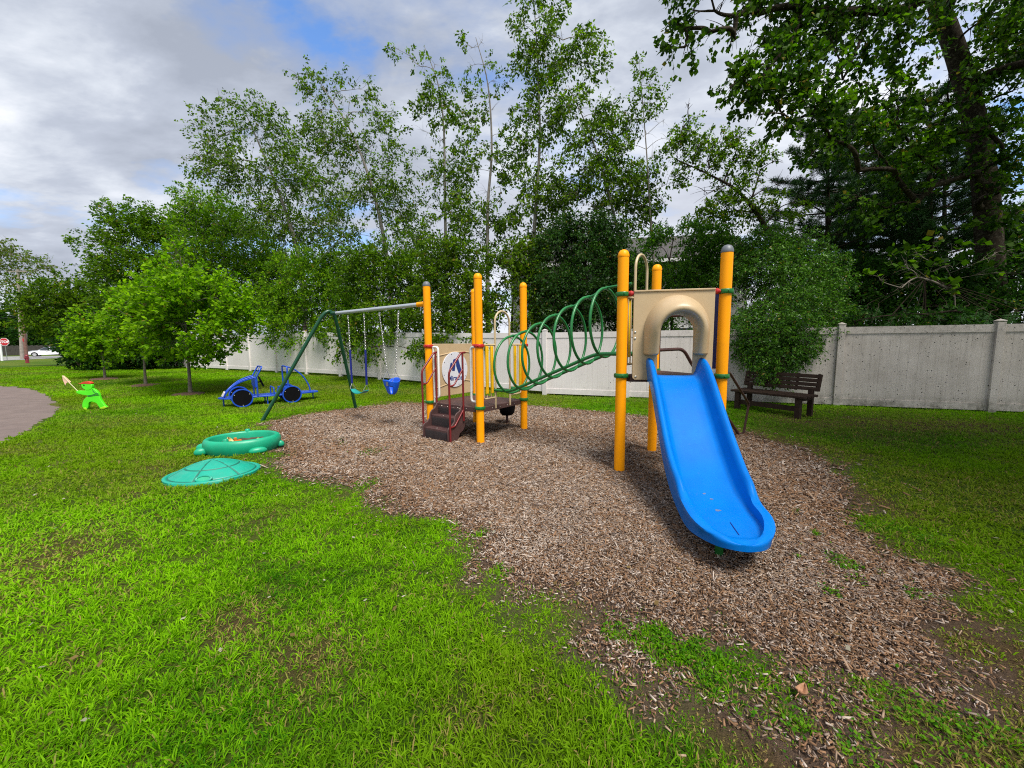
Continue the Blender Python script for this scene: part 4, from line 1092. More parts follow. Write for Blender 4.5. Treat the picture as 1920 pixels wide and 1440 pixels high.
def turtle_sandbox():
    cx, cy = SAND_C
    r = thing('turtle_sandbox', (cx, cy, 0), 'oval green plastic turtle sandbox, open, with toys inside, beside the wood chips', 'sandbox', rz=SAND_R)
    A, B = SAND_A, SAND_B
    prof = [(0.93, -0.02), (1.0, 0.04), (1.03, 0.10), (1.02, 0.15), (0.985, 0.182), (0.94, 0.195), (0.90, 0.197), (0.865, 0.190), (0.848, 0.170), (0.83, 0.11), (0.80, 0.05)]
    rows = [[(p * A * math.cos(t), p * B * math.sin(t), h) for t in [2 * math.pi * k / 56 for k in range(56)]] for p, h in prof]
    mb = MB(); mb.grid(rows, closed_u=True); mb.build('rim', M['turtle'], r, world=False, smooth=75)
    mb = MB(); fl = []
    rng = random.Random(3)
    for q in (0.8, 0.6, 0.4, 0.2, 0.01): fl.append([(q * A * math.cos(t), q * B * math.sin(t), 0.085 + 0.025 * rng.random()) for t in [2 * math.pi * k / 56 for k in range(56)]])
    mb.grid(fl, closed_u=True); mb.build('sand', M['sand'], r, world=False)
    def lump(name, c, s, rz):
        mb = MB(); prof = [(0.55, 0), (0.9, 0.12), (1.0, 0.35), (0.93, 0.62), (0.72, 0.85), (0.4, 0.97), (0.0001, 1.0)]
        mb.lathe((0, 0, 0), prof, 20); cs, sn = math.cos(rz), math.sin(rz)
        mb.v = [(c[0] + (x * s[0]) * cs - (y * s[1]) * sn, c[1] + (x * s[0]) * sn + (y * s[1]) * cs, c[2] + z * s[2]) for x, y, z in mb.v]
        mb.build(name, M['turtle'], r, world=False, smooth=75)
    lump('front_foot', (-A * 0.92, -B * 0.55, 0), (0.085, 0.05, 0.10), rad(20)); lump('head', (-A * 1.06, B * 0.05, 0), (0.10, 0.06, 0.115), 0)
    lump('front_foot', (-A * 0.80, B * 0.80, 0), (0.10, 0.06, 0.10), rad(-35))
    lump('back_foot', (A * 0.62, -B * 0.84, 0), (0.115, 0.055, 0.085), rad(22)); lump('back_foot', (A * 0.62, B * 0.84, 0), (0.115, 0.055, 0.085), rad(-22)); lump('tail', (A * 1.02, 0.0, 0), (0.055, 0.04, 0.09), 0)
    for x, y in ((-0.06, 0.93 * B), (-0.20 * A, -0.80 * B)):
        mb = MB(); mb.lathe((x, y, 0.15), [(0.034, 0), (0.034, 0.065), (0.026, 0.075), (0.0001, 0.076)], 16); mb.build('lid_knob', M['turtle'], r, world=False)
turtle_sandbox()

def toy(name, px, py, mat, size, label, kind):
    p = at(px, py, 5.62)
    d = ray(px, py); t = (0.115 - EYE) / d[2]; p = Vector((d[0] * t, d[1] * t, 0.095))
    r = thing(name, p, label, 'toy', 'sand toys in the turtle sandbox', rz=random.random() * 6)
    mb = MB()
    if kind == 'bowl':
        mb.lathe((0, 0, 0), [(0.6 * size, 0), (0.85 * size, 0.3 * size), (size, 0.7 * size), (0.93 * size, 0.72 * size), (0.78 * size, 0.32 * size), (0.0001, 0.1 * size)], 20, Matrix.Rotation(0.9, 3, 'X')); nm = 'bowl'
    elif kind == 'truck':
        mb.box((0, 0, .035), (size * 2, size, 0.05)); mb.box((-size * .6, 0, .075), (size * .7, size * .9, 0.045))
        for x in (-.6, .6):
            for y in (-.5, .5): mb.lathe((x * size, y * size, 0.018), [(0.018, -0.008), (0.018, 0.008)], 12, Matrix.Rotation(math.pi / 2, 3, 'X'))
        nm = 'truck_body'
    else:
        mb.lathe((0, 0, 0), [(0.9 * size, 0), (0.7 * size, 0.5 * size), (0.55 * size, 0.62 * size), (0.25 * size, 0.9 * size), (0.0001, 0.95 * size)], 18); mb.tube(fillet([(0, 0, size * .5), (size * 1.3, 0, size * .3), (size * 2.1, 0.3 * size, size * .2)], .03), size * .16, 8); nm = 'scoop'
    mb.build(nm, M[mat], r, world=False, bevel=0.003)
toy('sand_bowl', 428, 826, 'toyyellow', 0.060, 'pale yellow plastic bowl in the turtle sandbox', 'bowl')
toy('toy_truck', 446, 830, 'toyorange', 0.045, 'orange toy truck in the middle of the turtle sandbox', 'truck')
toy('sand_scoop', 470, 829, 'toywhite', 0.040, 'whitish sand scoop in the turtle sandbox', 'scoop')
toy('sand_mould', 484, 823, 'toygreen', 0.042, 'pale green sand mould at the far end of the turtle sandbox', 'scoop')

def sandbox_lid():
    cx, cy = LID_C
    r = thing('sandbox_lid', (cx, cy, 0), 'turquoise domed turtle-shell sandbox lid lying flat on the grass', 'sandbox lid', rz=LID_R)
    A, B = LID_A, LID_B; nt, nr = 180, 76; rows = []; groove_mask = []
    for i in range(nr + 1):
        p = 1 - i / nr; row = []; dr_ = []
        for k in range(nt):
            t = 2 * math.pi * k / nt
            if p > 0.90: z = 0.022 + 0.008 * math.sin((p - 0.90) / 0.10 * math.pi)
            else: z = 0.026 + 0.150 * (1 - (p / 0.90) ** 1.75)
            g = 0.0
            for p0 in (0.90, 0.56): g = max(g, math.exp(-((p - p0) / 0.013) ** 2))
            if p < 0.90:
                for m in range(6):
                    dt = (t - (m * math.pi / 3 + 0.42) + math.pi) % (2 * math.pi) - math.pi
                    if abs(dt) < 0.5: g = max(g, math.exp(-(dt * p / 0.014) ** 2) * (1 if (p > 0.04) else 0))
            row.append((p * A * math.cos(t), p * B * math.sin(t), z - 0.010 * g)); dr_.append(g)
        rows.append(row); groove_mask.append(dr_)
    mb = MB(); mb.grid([[(x, y, -0.02) for x, y, z in rows[0]]] + rows[:-1], closed_u=True)
    for i in range(nr):                               # darker green along the moulded grooves
        for k in range(nt):
            if i > 0 and max(groove_mask[i - 1][k], groove_mask[i - 1][(k + 1) % nt]) > 0.45: mb.marks.append((i * nt + k, 1)); mb.marks.append((i * nt + k + 1, 0))
    mb.marks.append((len(mb.f), 0)); n = len(mb.v); mb.v += rows[-2]; mb.f.append(tuple(range(n, n + nt)))
    mb.build('shell', [M['lid'], M['groove']], r, world=False, smooth=60)
    a, b, z = 0.05, -B * 0.86, 0.056
    mb = MB(); mb.tube([(a + 0.072 * math.cos(t), b + 0.024 * math.sin(t), z + 0.026 * math.sin(t) * 1.0 - 0.006) for t in [2 * math.pi * k / 24 for k in range(24)]], 0.012, 8, closed=True)
    h = mb.build('handle', M['lid'], r, world=False)
    mb = MB(); mb.prism([(0.062 * math.cos(t), 0.030 * math.sin(t)) for t in [2 * math.pi * k / 20 for k in range(20)]], (a, b, z - 0.004), (1, 0, 0), Vector((0, 0.7, 0.72)).normalized(), -0.006); mb.build('handle_recess', M['turtle'], h, world=False)
sandbox_lid()

def crossing_figure():
    o = gp(165, 768); Z = o.y; sc = 1 / F * (o.y * math.cos(PITCH) + 1.2 * math.sin(PITCH)) / 14.4 * 0.95
    r = thing('crossing_figure', o, 'lime green plastic child-shaped caution figure in a red cap, waving a pale flag', 'lawn figure')
    ux, uz = Vector((1, 0, 0)), UP
    def Q(x, y, d=0.0): return o + ux * ((x - 936) * sc) + uz * ((1250 - y) * sc) + Vector((0, d, 0))
    def pr(name, pts, mat, th, d, par, bev=0.015):
        mb = MB(); mb.prism([((x - 936) * sc, (1250 - y) * sc) for x, y in pts][::-1], o + Vector((0, d, 0)), ux, uz, -th)
        return mb.build(name, M[mat], par, bevel=bev)
    body = pr('body', [(690, 745), (705, 712), (760, 703), (860, 708), (955, 700), (945, 650), (1155, 640), (1215, 665), (1275, 715), (1325, 790), (1338, 870), (1352, 950), (1385, 1020), (1440, 1110), (1505, 1180), (1430, 1222), (1312, 1215), (1295, 1185), (1255, 1110), (1225, 1060), (1180, 1045), (1110, 1018), (1040, 1030), (1005, 1070), (995, 1130), (975, 1195), (945, 1215), (940, 1265), (895, 1275), (865, 1235), (830, 1205), (815, 1150), (832, 1060), (870, 975), (930, 915), (1000, 868), (1010, 850), (930, 832), (830, 812), (730, 788)], 'lime', 0.055, -0.028, r, 0.008)
    pr('head', [(862, 548), (880, 515), (1000, 500), (1110, 505), (1160, 530), (1172, 590), (1150, 650), (1080, 690), (990, 692), (925, 655), (880, 612)], 'lime', 0.065, -0.033, r, 0.010)
    pr('cap', [(868, 492), (905, 462), (960, 446), (1030, 440), (1100, 450), (1142, 474), (1155, 500), (1135, 518), (1000, 508), (880, 512), (805, 500), (800, 492)], 'capred', 0.075, -0.038, r, 0.006)
    pr('foot', [(850, 1190), (920, 1185), (950, 1270), (885, 1282), (862, 1235)], 'limedark', 0.065, -0.033, r, 0.006)
    pr('foot', [(1310, 1195), (1450, 1150), (1512, 1182), (1450, 1222), (1320, 1226)], 'limedark', 0.065, -0.033, r, 0.006)
    for pts in ([(1170, 650), (1185, 720), (1240, 780), (1320, 790)], [(1010, 845), (1120, 830), (1240, 800), (1325, 800)], [(1015, 868), (1110, 858), (1230, 836), (1335, 830)]):
        mb = MB(); mb.tube([Q(x, y, -0.029) for x, y in pts], 0.008, 6); mb.build('moulded_seam', M['clampgreen'], body)
    mb = MB(); mb.lathe(Q(950, 548, -0.034), [(0.016, -0.01), (0.016, 0.004), (0.004, 0.008)], 12, Matrix.Rotation(math.pi / 2, 3, 'X')); mb.build('eye', M['black'], r)
    mb = MB(); mb.tube([Q(735, 745), Q(330, 280)], 0.007, 8); fp = mb.build('flag_pole', M['flagpole'], r)
    mb = MB(); rows = []
    for k in range(9):
        t = k / 8; a = Vector((325 + (515 - 325) * t, 272 + (470 - 272) * t)); b = Vector((340 + (380 - 340) * t, 420 + (560 - 420) * (1 - abs(2 * t - 0.2) * .35) * t))
        b = Vector((308 + 62 * t, 290 + 270 * t)) if t < 0.35 else Vector((330 + 40 * t + 120 * (t - .35), 384 + 176 * min(1, (t - .35) / .2) - 150 * max(0, t - .5)))
        rows.append([Q(a.x + (b.x - a.x) * s / 5, a.y + (b.y - a.y) * s / 5, 0.012 * math.sin(t * 5 + s)) for s in range(6)])
    mb.prism([((x - 936) * sc, (1250 - y) * sc) for x, y in [(305, 272), (350, 275), (440, 360), (530, 455), (500, 478), (455, 462), (415, 478), (385, 505), (368, 555), (340, 480), (318, 400)]][::-1], o + Vector((0, 0.008, 0)), ux, uz, -0.012)
    mb.build('flag', M['flag'], fp)
crossing_figure()

def park_bench():
    d = Vector((0.45, -0.89, 0)).normalized()
    r = thing('park_bench', (5.56, 8.22, 0), 'dark brown slatted bench with backrest under the shrub, against the grimy white fence', 'bench', rz=math.atan2(d.y, d.x))
    W = 1.50
    def plank(mb, c, s, tilt=0.0): mb.box(c, s, Matrix.Rotation(tilt, 3, 'X'))
    tl = rad(-14)
    mb = MB()
    for k in range(4): plank(mb, (0, 0.265 + k * 0.021, 0.545 + k * 0.084), (W, 0.034, 0.072), tl)
    for x in (-0.70, -0.32, 0.32, 0.70): mb.box((x, 0.325, 0.67), (0.05, 0.022, 0.36), Matrix.Rotation(tl, 3, 'X'))
    for x in (-W / 2 + .01, W / 2 - .01): mb.box((x, 0.296, 0.67), (0.05, 0.038, 0.345), Matrix.Rotation(tl, 3, 'X'))
    mb.build('backrest', M['benchwood'], r, world=False, bevel=0.004)
    mb = MB()
    for k in range(4): mb.box((0, -0.20 + k * 0.132, 0.405 + 0.004 * k), (W, 0.122, 0.045))
    mb.build('seat', M['benchwood'], r, world=False, bevel=0.005)
    for x in (-0.62, 0.62):
        mb = MB(); mb.box((x, -0.18, 0.17), (0.10, 0.085, 0.43)); mb.build('leg', M['benchwood'], r, world=False, bevel=0.005)
        mb = MB(); mb.box((x, 0.255, 0.25), (0.09, 0.07, 0.60)); mb.build('leg', M['benchwood'], r, world=False, bevel=0.005)
        mb = MB(); mb.box((x, 0.04, 0.35), (0.075, 0.36, 0.06)); mb.build('seat_support', M['benchwood'], r, world=False)
    mb = MB(); mb.box((0, -0.14, 0.155), (1.14, 0.04, 0.10)); mb.build('stretcher', M['benchwood'], r, world=False)
park_bench()

def dead_leaf():
    p = gp(1502, 1307)
    r = thing('dead_leaf', p, 'curled dry tan leaf lying on the wood chips near the lower grass edge', 'leaf', rz=0.6)
    rows = []
    for k in range(9):
        t = k / 8; w = 0.021 * math.sin(math.pi * min(1, t * 0.98 + .02)) ** 0.7
        rows.append([(t * 0.062 - 0.031, w * s, 0.016 + 0.016 * abs(s) ** 1.5 + 0.02 * (2 * t - 1) ** 2) for s in (-1, -.5, 0, .5, 1)])
    mb = MB(); mb.grid(rows); b = mb.build('leaf_blade', M['deadleaf'], r, world=False); b.modifiers.new('s', 'SOLIDIFY').thickness = 0.0015
    mb = MB(); mb.tube([(-0.031, 0, 0.036), (-0.05, 0.004, 0.026)], 0.002, 5); mb.build('stalk', M['deadleaf'], r, world=False)
dead_leaf()

# ================================================================== white vinyl fence
def vinyl_fence():
    K0 = Vector((0.98, 11.42, 0)); ld = Vector((-13.62, 7.78, 0)).normalized(); rd = Vector((9.043, -3.418, 0)).normalized()
    r = thing('vinyl_fence', K0, 'long white vinyl privacy fence, clean at the left and grimy at the right', 'fence')
    pts = [K0 + ld * (2.33 * k) for k in range(13)][::-1] + [K0 + rd * (2.343 * k) for k in (1, 2, 3)] + [K0 + rd * (7.03 + 2.63), K0 + rd * (7.03 + 5.1), K0 + rd * (7.03 + 7.6)]
    H = 1.83
    for p in pts:
        g = gz(p.y); mb = MB(); e = rd if p.x > K0.x else ld
        ang = math.atan2(e.y, e.x); mb.box((p.x, p.y, g + (H + 0.03) / 2 - 0.1), (0.127, 0.127, H + 0.23), Matrix.Rotation(ang, 3, 'Z'))
        o = mb.build('fence_post', M['vinyl'], r, bevel=0.004)
        mb = MB(); c = Vector((p.x, p.y, g + H + 0.045)); R_ = Matrix.Rotation(ang, 3, 'Z')
        vs = [c + R_ @ Vector((x, y, z)) for z, q in ((0, 0.068), (0.018, 0.068)) for x, y in ((-q, -q), (q, -q), (q, q), (-q, q))] + [c + UP * 0.055]
        mb.add(vs, [(0, 3, 2, 1), (0, 1, 5, 4), (1, 2, 6, 5), (2, 3, 7, 6), (3, 0, 4, 7), (4, 5, 8), (5, 6, 8), (6, 7, 8), (7, 4, 8)]); mb.build('post_top', M['vinyl'], o)
    for a, b in zip(pts, pts[1:]):
        e = (b - a).normalized(); nn = Vector((-e.y, e.x, 0)); nn = -nn if nn.y > 0 else nn      # towards the camera
        right = a.x > K0.x - 0.1
        gap = 0.03 if right else 0.09
        L = (b - a).length - 0.13; s = a + e * 0.065
        za, zb = gz(a.y), gz(b.y)
        def ex(t): return UP * (za + (zb - za) * t)
        mb = MB()
        up = UP
        sl = e * L + UP * (zb - za)
        for z0, z1, th in ((gap, gap + 0.15, 0.05), (H - 0.165, H - 0.01, 0.05)):
            mb.boxax(s - nn * th / 2 + UP * (za + z0), sl, nn * th, UP * (z1 - z0))
        nb = 15
        for k in range(nb):
            o = s + sl * (k / nb) + sl.normalized() * 0.0012
            mb.boxax(o - nn * 0.0095 + UP * (za + gap + 0.149), sl * (1 / nb) - sl.normalized() * 0.0024, nn * 0.019, UP * (H - 0.314 - gap))
        mb.boxax(s - nn * 0.007 + UP * (za + gap + 0.149), sl, nn * 0.014, UP * (H - 0.314 - gap))
        mb.build('fence_panel', M['vinyl'], r, smooth=0)
vinyl_fence()

# ================================================================== house behind the trees
def house():
    e = Vector((0.985, -0.17, 0)); n = Vector((0.17, 0.985, 0))
    O = Vector((0.0, 19.2, 0)); Wd, Dp, E, Rg = 10.6, 8.0, 5.35, 7.15
    r = thing('house', O + e * 5, 'pale sided house with grey shingle roof half hidden behind the birches', 'house')
    def P(a, b, z): return O + e * a + n * b + UP * z
    mb = MB()
    vs = [P(0, 0, 0), P(Wd, 0, 0), P(Wd, Dp, 0), P(0, Dp, 0), P(0, 0, E), P(Wd, 0, E), P(Wd, Dp, E), P(0, Dp, E), P(0, Dp / 2, Rg), P(Wd, Dp / 2, Rg)]
    mb.add(vs, [(0, 1, 5, 4), (1, 2, 6, 9, 5), (2, 3, 7, 6), (3, 0, 4, 8, 7)]); w = mb.build('wall', M['siding'], r, smooth=0)
    mb = MB()
    for s in (0, 1):
        b0, bd_ = (-0.45, Dp / 2 + 0.45) if s == 0 else (Dp + 0.45, -(Dp / 2 + 0.45))
        z0 = E - 0.45 * (Rg - E) / (Dp / 2)
        mb.boxax(P(-0.4, b0, z0 + 0.02), e * (Wd + 0.8), n * bd_ + UP * (Rg - z0), UP * 0.10)
    rf = mb.build('roof', M['roof'], r, smooth=0)
    mb = MB(); z0 = E - 0.45 * (Rg - E) / (Dp / 2)
    mb.boxax(P(-0.4, -0.55, z0 - 0.10), e * (Wd + 0.8), n * 0.10, UP * 0.14); mb.build('gutter', M['signwhite'], rf, smooth=0)
    for a, z in ((1.6, 3.2), (4.4, 3.2), (7.4, 3.2), (1.6, 0.8), (7.4, 0.8)):
        mb = MB(); mb.boxax(P(a - 0.05, -0.05, z - 0.05), e * 1.1, n * 0.045, UP * 1.5); wi = mb.build('window', M['signwhite'], r, smooth=0)
        mb = MB(); mb.boxax(P(a + 0.04, -0.06, z + 0.04), e * 0.92, n * 0.012, UP * 0.62); mb.boxax(P(a + 0.04, -0.06, z + 0.74), e * 0.92, n * 0.012, UP * 0.62); mb.build('pane', M['carglass'], wi, smooth=0)
house()

# ================================================================== far left: street
def street():
    # stop sign
    p = gp(8, 667); p = Vector((p.x * 42 / p.y, 42, 0.24)); c = at(8.0, 641, 42); 
    r = thing('stop_sign', (c.x, 42, 0.24), 'red octagonal STOP sign on a thin post at the street corner', 'stop sign')
    vd = Vector((c.x, c.y, 0)).normalized(); nv = Vector((0.25, -1, 0)).normalized(); ux = Vector((-nv.y, nv.x, 0)); ux = -ux if ux.x < 0 else ux
    oct_ = lambda R_: [(R_ * math.cos(rad(22.5 + 45 * k)), R_ * math.sin(rad(22.5 + 45 * k))) for k in range(8)]
    mb = MB(); mb.tube([Vector((c.x, c.y, 0.1)) - nv * 0.04, Vector((c.x, c.y, c.z + 0.3)) - nv * 0.04], 0.03, 8); mb.build('post', M['steelpost'], r)
    mb = MB(); mb.prism(oct_(0.44), c, ux, UP, 0.012); pl = mb.build('plate', M['signwhite'], r, smooth=0)
    mb = MB(); mb.prism(oct_(0.405), c + nv * 0.014, ux, UP, 0.004); mb.prism(oct_(0.405), c + nv * 0.016, ux, UP, 0.004); mb.build('red_face', M['signred'], pl, smooth=0)
    text_obj('lettering', 'STOP', 0.36, M['signwhite'], pl, c + nv * 0.026 - UP * 0.01, ux, UP, nv, 0.004, bold=0.012)
    # short white post in front of it
    b = gp(3, 668); s = 40 / b.y; b = Vector((b.x * s, 40, 0.24)); t = at(0.5, 646, 40)
    r = thing('white_post', b, 'short white painted post beside the stop sign at the left edge', 'post')
    mb = MB(); mb.tube([b - UP * .2, t], 0.085, 12); mb.build('shaft', M['signwhite'], r); mb = MB(); mb.lathe(t, [(0.10, -0.02), (0.10, 0.03), (0.05, 0.07), (0.001, 0.08)], 12); mb.build('post_top', M['signwhite'], r)
    # two utility poles side by side
    b1 = gp(41.5, 668.5); b1 = Vector((b1.x * 46 / b1.y, 46, 0.2)); t1 = at(33.5, 505, 46)
    r = thing('utility_pole', b1, 'tall straight weathered grey utility pole carrying the wires', 'utility pole')
    mb = MB(); mb.tube([b1, b1.lerp(t1, .5), t1], [0.20, 0.17, 0.13], 14); sh = mb.build('shaft', M['polewood'], r)
    mb = MB(); q = b1.lerp(t1, 0.97); mb.boxax(q + Vector((-1.2, -0.16, 0)), (2.4, 0, 0), (0, 0.1, 0), (0, 0, 0.12))
    mb.use(1)
    for x in (-1.05, -0.35, 0.45, 1.05): mb.lathe(q + Vector((x, -0.11, 0.12)), [(0.03, 0), (0.06, 0.04), (0.05, 0.1), (0.02, 0.14)], 10)
    mb.build('crossarm', [M['polewood'], M['greycap']], r)
    mb = MB(); qq = at(38.5, 593.5, 45.8); mb.lathe(qq, [(0.19, -0.05), (0.19, 0.05)], 12); mb.build('pole_band', M['wire'], sh)
    b2 = gp(49.3, 667); b2 = Vector((b2.x * 45 / b2.y, 45, 0.2)); t2 = at(40.0, 577, 45)
    r = thing('utility_pole', b2, 'shorter reddish brown pole leaning against the grey utility pole', 'utility pole')
    mb = MB(); mb.tube([b2, t2], [0.17, 0.12], 14); mb.use(1)
    for k, f in enumerate((0.35, 0.55)):
        q = b2.lerp(t2, f) - Vector((0, 0.16, 0)); mb.boxax(q + Vector((-0.06, 0, 0)), (0.12, 0, 0), (0, 0.02, 0), (0, 0, 0.35))
    mb.build('shaft', [M['polered'], M['signred']], r)
    for k, (ya, yb, sg, lb) in enumerate(((596, 573, 0.25, 'lowest of the black wires leading left from the utility pole'), (571, 569.5, 0.15, 'middle black wire leading left from the utility pole'), (530, 522, 0.2, 'topmost black wire leading left from the utility pole'))):
        a = at(37.5, yb + (20 if k == 0 else 0), 46); b = at(-90, ya - 2, 46)
        pts = [a.lerp(b, t / 12) - UP * (sg * 4 * (t / 12) * (1 - t / 12)) for t in range(13)]
        mb = MB(); mb.tube(pts, 0.022, 6); o = mb.build('power_line', M['wire']); tag(o, lb, 'power line', 'wires on the utility pole')
    # hydrant
    h = gp(51.5, 680.5)
    r = thing('fire_hydrant', h, 'small dull red fire hydrant on the far lawn by the street', 'fire hydrant')
    s = 1.0
    mb = MB(); mb.lathe((h.x, h.y, h.z - 0.05), [(0.15, 0), (0.15, 0.08), (0.11, 0.09), (0.105, 0.50), (0.14, 0.51), (0.14, 0.55), (0.11, 0.56), (0.10, 0.62)], 18); mb.build('barrel', M['hydrant'], r)
    mb = MB(); mb.lathe((h.x, h.y, h.z + 0.57), [(0.125, 0), (0.12, 0.05), (0.085, 0.11), (0.03, 0.14), (0.03, 0.18), (0.001, 0.185)], 18); mb.build('bonnet', M['hydrant'], r)
    for ang in (0, math.pi / 2, math.pi):
        d = Vector((math.cos(ang), -math.sin(ang), 0)); mb = MB(); mb.tube([Vector((h.x, h.y, h.z + 0.40)), Vector((h.x, h.y, h.z + 0.40)) + d * 0.17], 0.055, 12); mb.build('outlet', M['hydrant'], r)
    # white car
    Yc = 58.0; a = at(64.5, 664, Yc); f = Vector((-0.80, -0.60, 0)); n = Vector((-0.60, 0.80, 0))
    g = 0.24; fw = Vector((a.x, Yc, g)); rw = fw - f * 2.75
    r = thing('parked_car', fw - f * 1.4, 'white hatchback parked beyond the street, rear hidden by the dark shrub', 'car')
    def P(x, b, z): return fw + f * x + n * b + UP * z
    side = [(0.92, 0.35), (0.95, 0.55), (0.88, 0.72), (0.2, 0.92), (-0.35, 0.98), (-1.05, 1.42), (-1.6, 1.48), (-2.6, 1.46), (-3.3, 1.15), (-3.55, 1.0), (-3.6, 0.5), (-3.55, 0.3), (-3.12, 0.28)] + \
           [(-2.75 + 0.36 * math.cos(t), 0.33 + 0.36 * math.sin(t)) for t in [math.pi * (1 - k / 6) for k in range(7)]] + [(-0.37, 0.24)] + [(0.36 * math.cos(t), 0.33 + 0.36 * math.sin(t)) for t in [math.pi * (1 - k / 6) for k in range(7)]]
    rows = []
    for b, k in ((0.06, 0), (0.0, 1), (0.0, 1), (1.72, 1), (1.72, 1), (1.66, 0)):
        row = []
        for x, z in side:
            tuck = 0.16 * max(0.0, (z - 0.95) / 0.5)
            bb = (b + tuck) if b < 0.8 else (b - tuck)
            row.append(P(x * (0.99 if not k else 1), bb, z))
        rows.append(row)
    mb = MB(); mb.grid(rows, closed_u=True); m = len(side)
    n0 = len(mb.v); mb.v += [tuple(p) for p in rows[0]]; mb.f.append(tuple(range(n0, n0 + m))); n0 = len(mb.v); mb.v += [tuple(p) for p in rows[-1]]; mb.f.append(tuple(range(n0, n0 + m)))
    mb.build('body', M['carwhite'], r, smooth=30)
    for pts in ([(-0.52, 1.0), (-1.06, 1.36), (-1.5, 1.40), (-1.5, 0.98)], [(-1.58, 0.98), (-1.58, 1.40), (-2.5, 1.38), (-3.0, 1.12), (-2.9, 1.0)]):
        mb = MB(); mb.add([P(x, -0.012 + 0.16 * max(0, (z - .95) / .5), z) for x, z in pts] + [P(x, 0.03 + 0.16 * max(0, (z - .95) / .5), z) for x, z in pts], [tuple(range(len(pts))), tuple(range(len(pts), 2 * len(pts)))[::-1]] + [(i, (i + 1) % len(pts), len(pts) + (i + 1) % len(pts), len(pts) + i) for i in range(len(pts))]); mb.build('side_window', M['carglass'], r, smooth=0)
    mb = MB(); mb.add([P(-0.42, 0.16, 1.035), P(-0.42, 1.56, 1.035), P(-1.0, 1.48, 1.405), P(-1.0, 0.24, 1.405)], [(0, 1, 2, 3)]); o = mb.build('windscreen', M['carglass'], r, smooth=0); o.modifiers.new('s', 'SOLIDIFY').thickness = 0.02
    ax = n.to_track_quat('Z', 'Y').to_matrix()
    for x, b in ((0, -0.02), (-2.75, -0.02), (0, 1.52), (-2.75, 1.52)):
        mb = MB(); mb.lathe(P(x, b, 0.31), [(0.20, 0), (0.30, 0.0), (0.315, 0.03), (0.315, 0.18), (0.30, 0.21), (0.0001, 0.21)], 24, ax); w = mb.build('wheel', M['rubber'], r)
        mb = MB(); mb.lathe(P(x, b - 0.004, 0.31), [(0.205, 0.0), (0.19, 0.02), (0.05, 0.012), (0.0001, 0.01)], 20, ax); mb.build('rim', M['hub'], w)
    # dark board fence and low wall behind the car
    r = thing('board_fence', at(60, 664, 66), 'dark weathered board fence behind the white car', 'fence')
    A_, B_ = at(-120, 663, 66), at(160, 660, 72); A_.z = B_.z = 0.2; e = (B_ - A_); L = e.length; e = e / L
    mb = MB(); k = 0
    while k * 0.22 < L: mb.boxax(A_ + e * (k * 0.22), e * 0.205, Vector((0, 0.03, 0)), UP * (1.75 + 0.05 * ((k * 7) % 3))); k += 1
    for z in (0.5, 1.4): mb.boxax(A_ + UP * z + Vector((0, 0.035, 0)), e * L, Vector((0, 0.05, 0)), UP * 0.09)
    mb.build('board_panel', M['darkwood'], r, smooth=0)
street()
# ================================================================== trees
GREENS = {
    'birch': [(0.048, 0.112, 0.004), (0.135, 0.230, 0.006), (0.022, 0.055, 0.004)],
    'bright': [(0.085, 0.205, 0.004), (0.175, 0.315, 0.006), (0.040, 0.115, 0.005)],
    'maple': [(0.120, 0.270, 0.004), (0.235, 0.420, 0.006), (0.055, 0.140, 0.005)],
    'dark': [(0.016, 0.055, 0.007), (0.034, 0.095, 0.008), (0.010, 0.036, 0.006)],
    'fresh': [(0.055, 0.135, 0.004), (0.135, 0.240, 0.006), (0.028, 0.075, 0.004)],
    'olive': [(0.075, 0.135, 0.008), (0.110, 0.165, 0.012), (0.085, 0.095, 0.014)],
    'big': [(0.030, 0.080, 0.004), (0.082, 0.170, 0.006), (0.015, 0.046, 0.004)],
    'shrub': [(0.040, 0.125, 0.010), (0.100, 0.225, 0.016), (0.018, 0.066, 0.009)],
    'pine': [(0.013, 0.048, 0.010), (0.024, 0.075, 0.014), (0.008, 0.030, 0.008)],
}
def unit(a): return a / np.maximum(np.linalg.norm(a, axis=1, keepdims=True), 1e-9)

def leaf_quads(p, a, nrm, L, wid=0.5):
    b = unit(np.cross(nrm, a)); L = L[:, None]
    n2 = np.cross(a, b)
    return np.stack([p, p + a * L * .45 + b * L * wid * .5 + n2 * L * .08, p + a * L, p + a * L * .45 - b * L * wid * .5 + n2 * L * .08], 1).reshape(-1, 3)

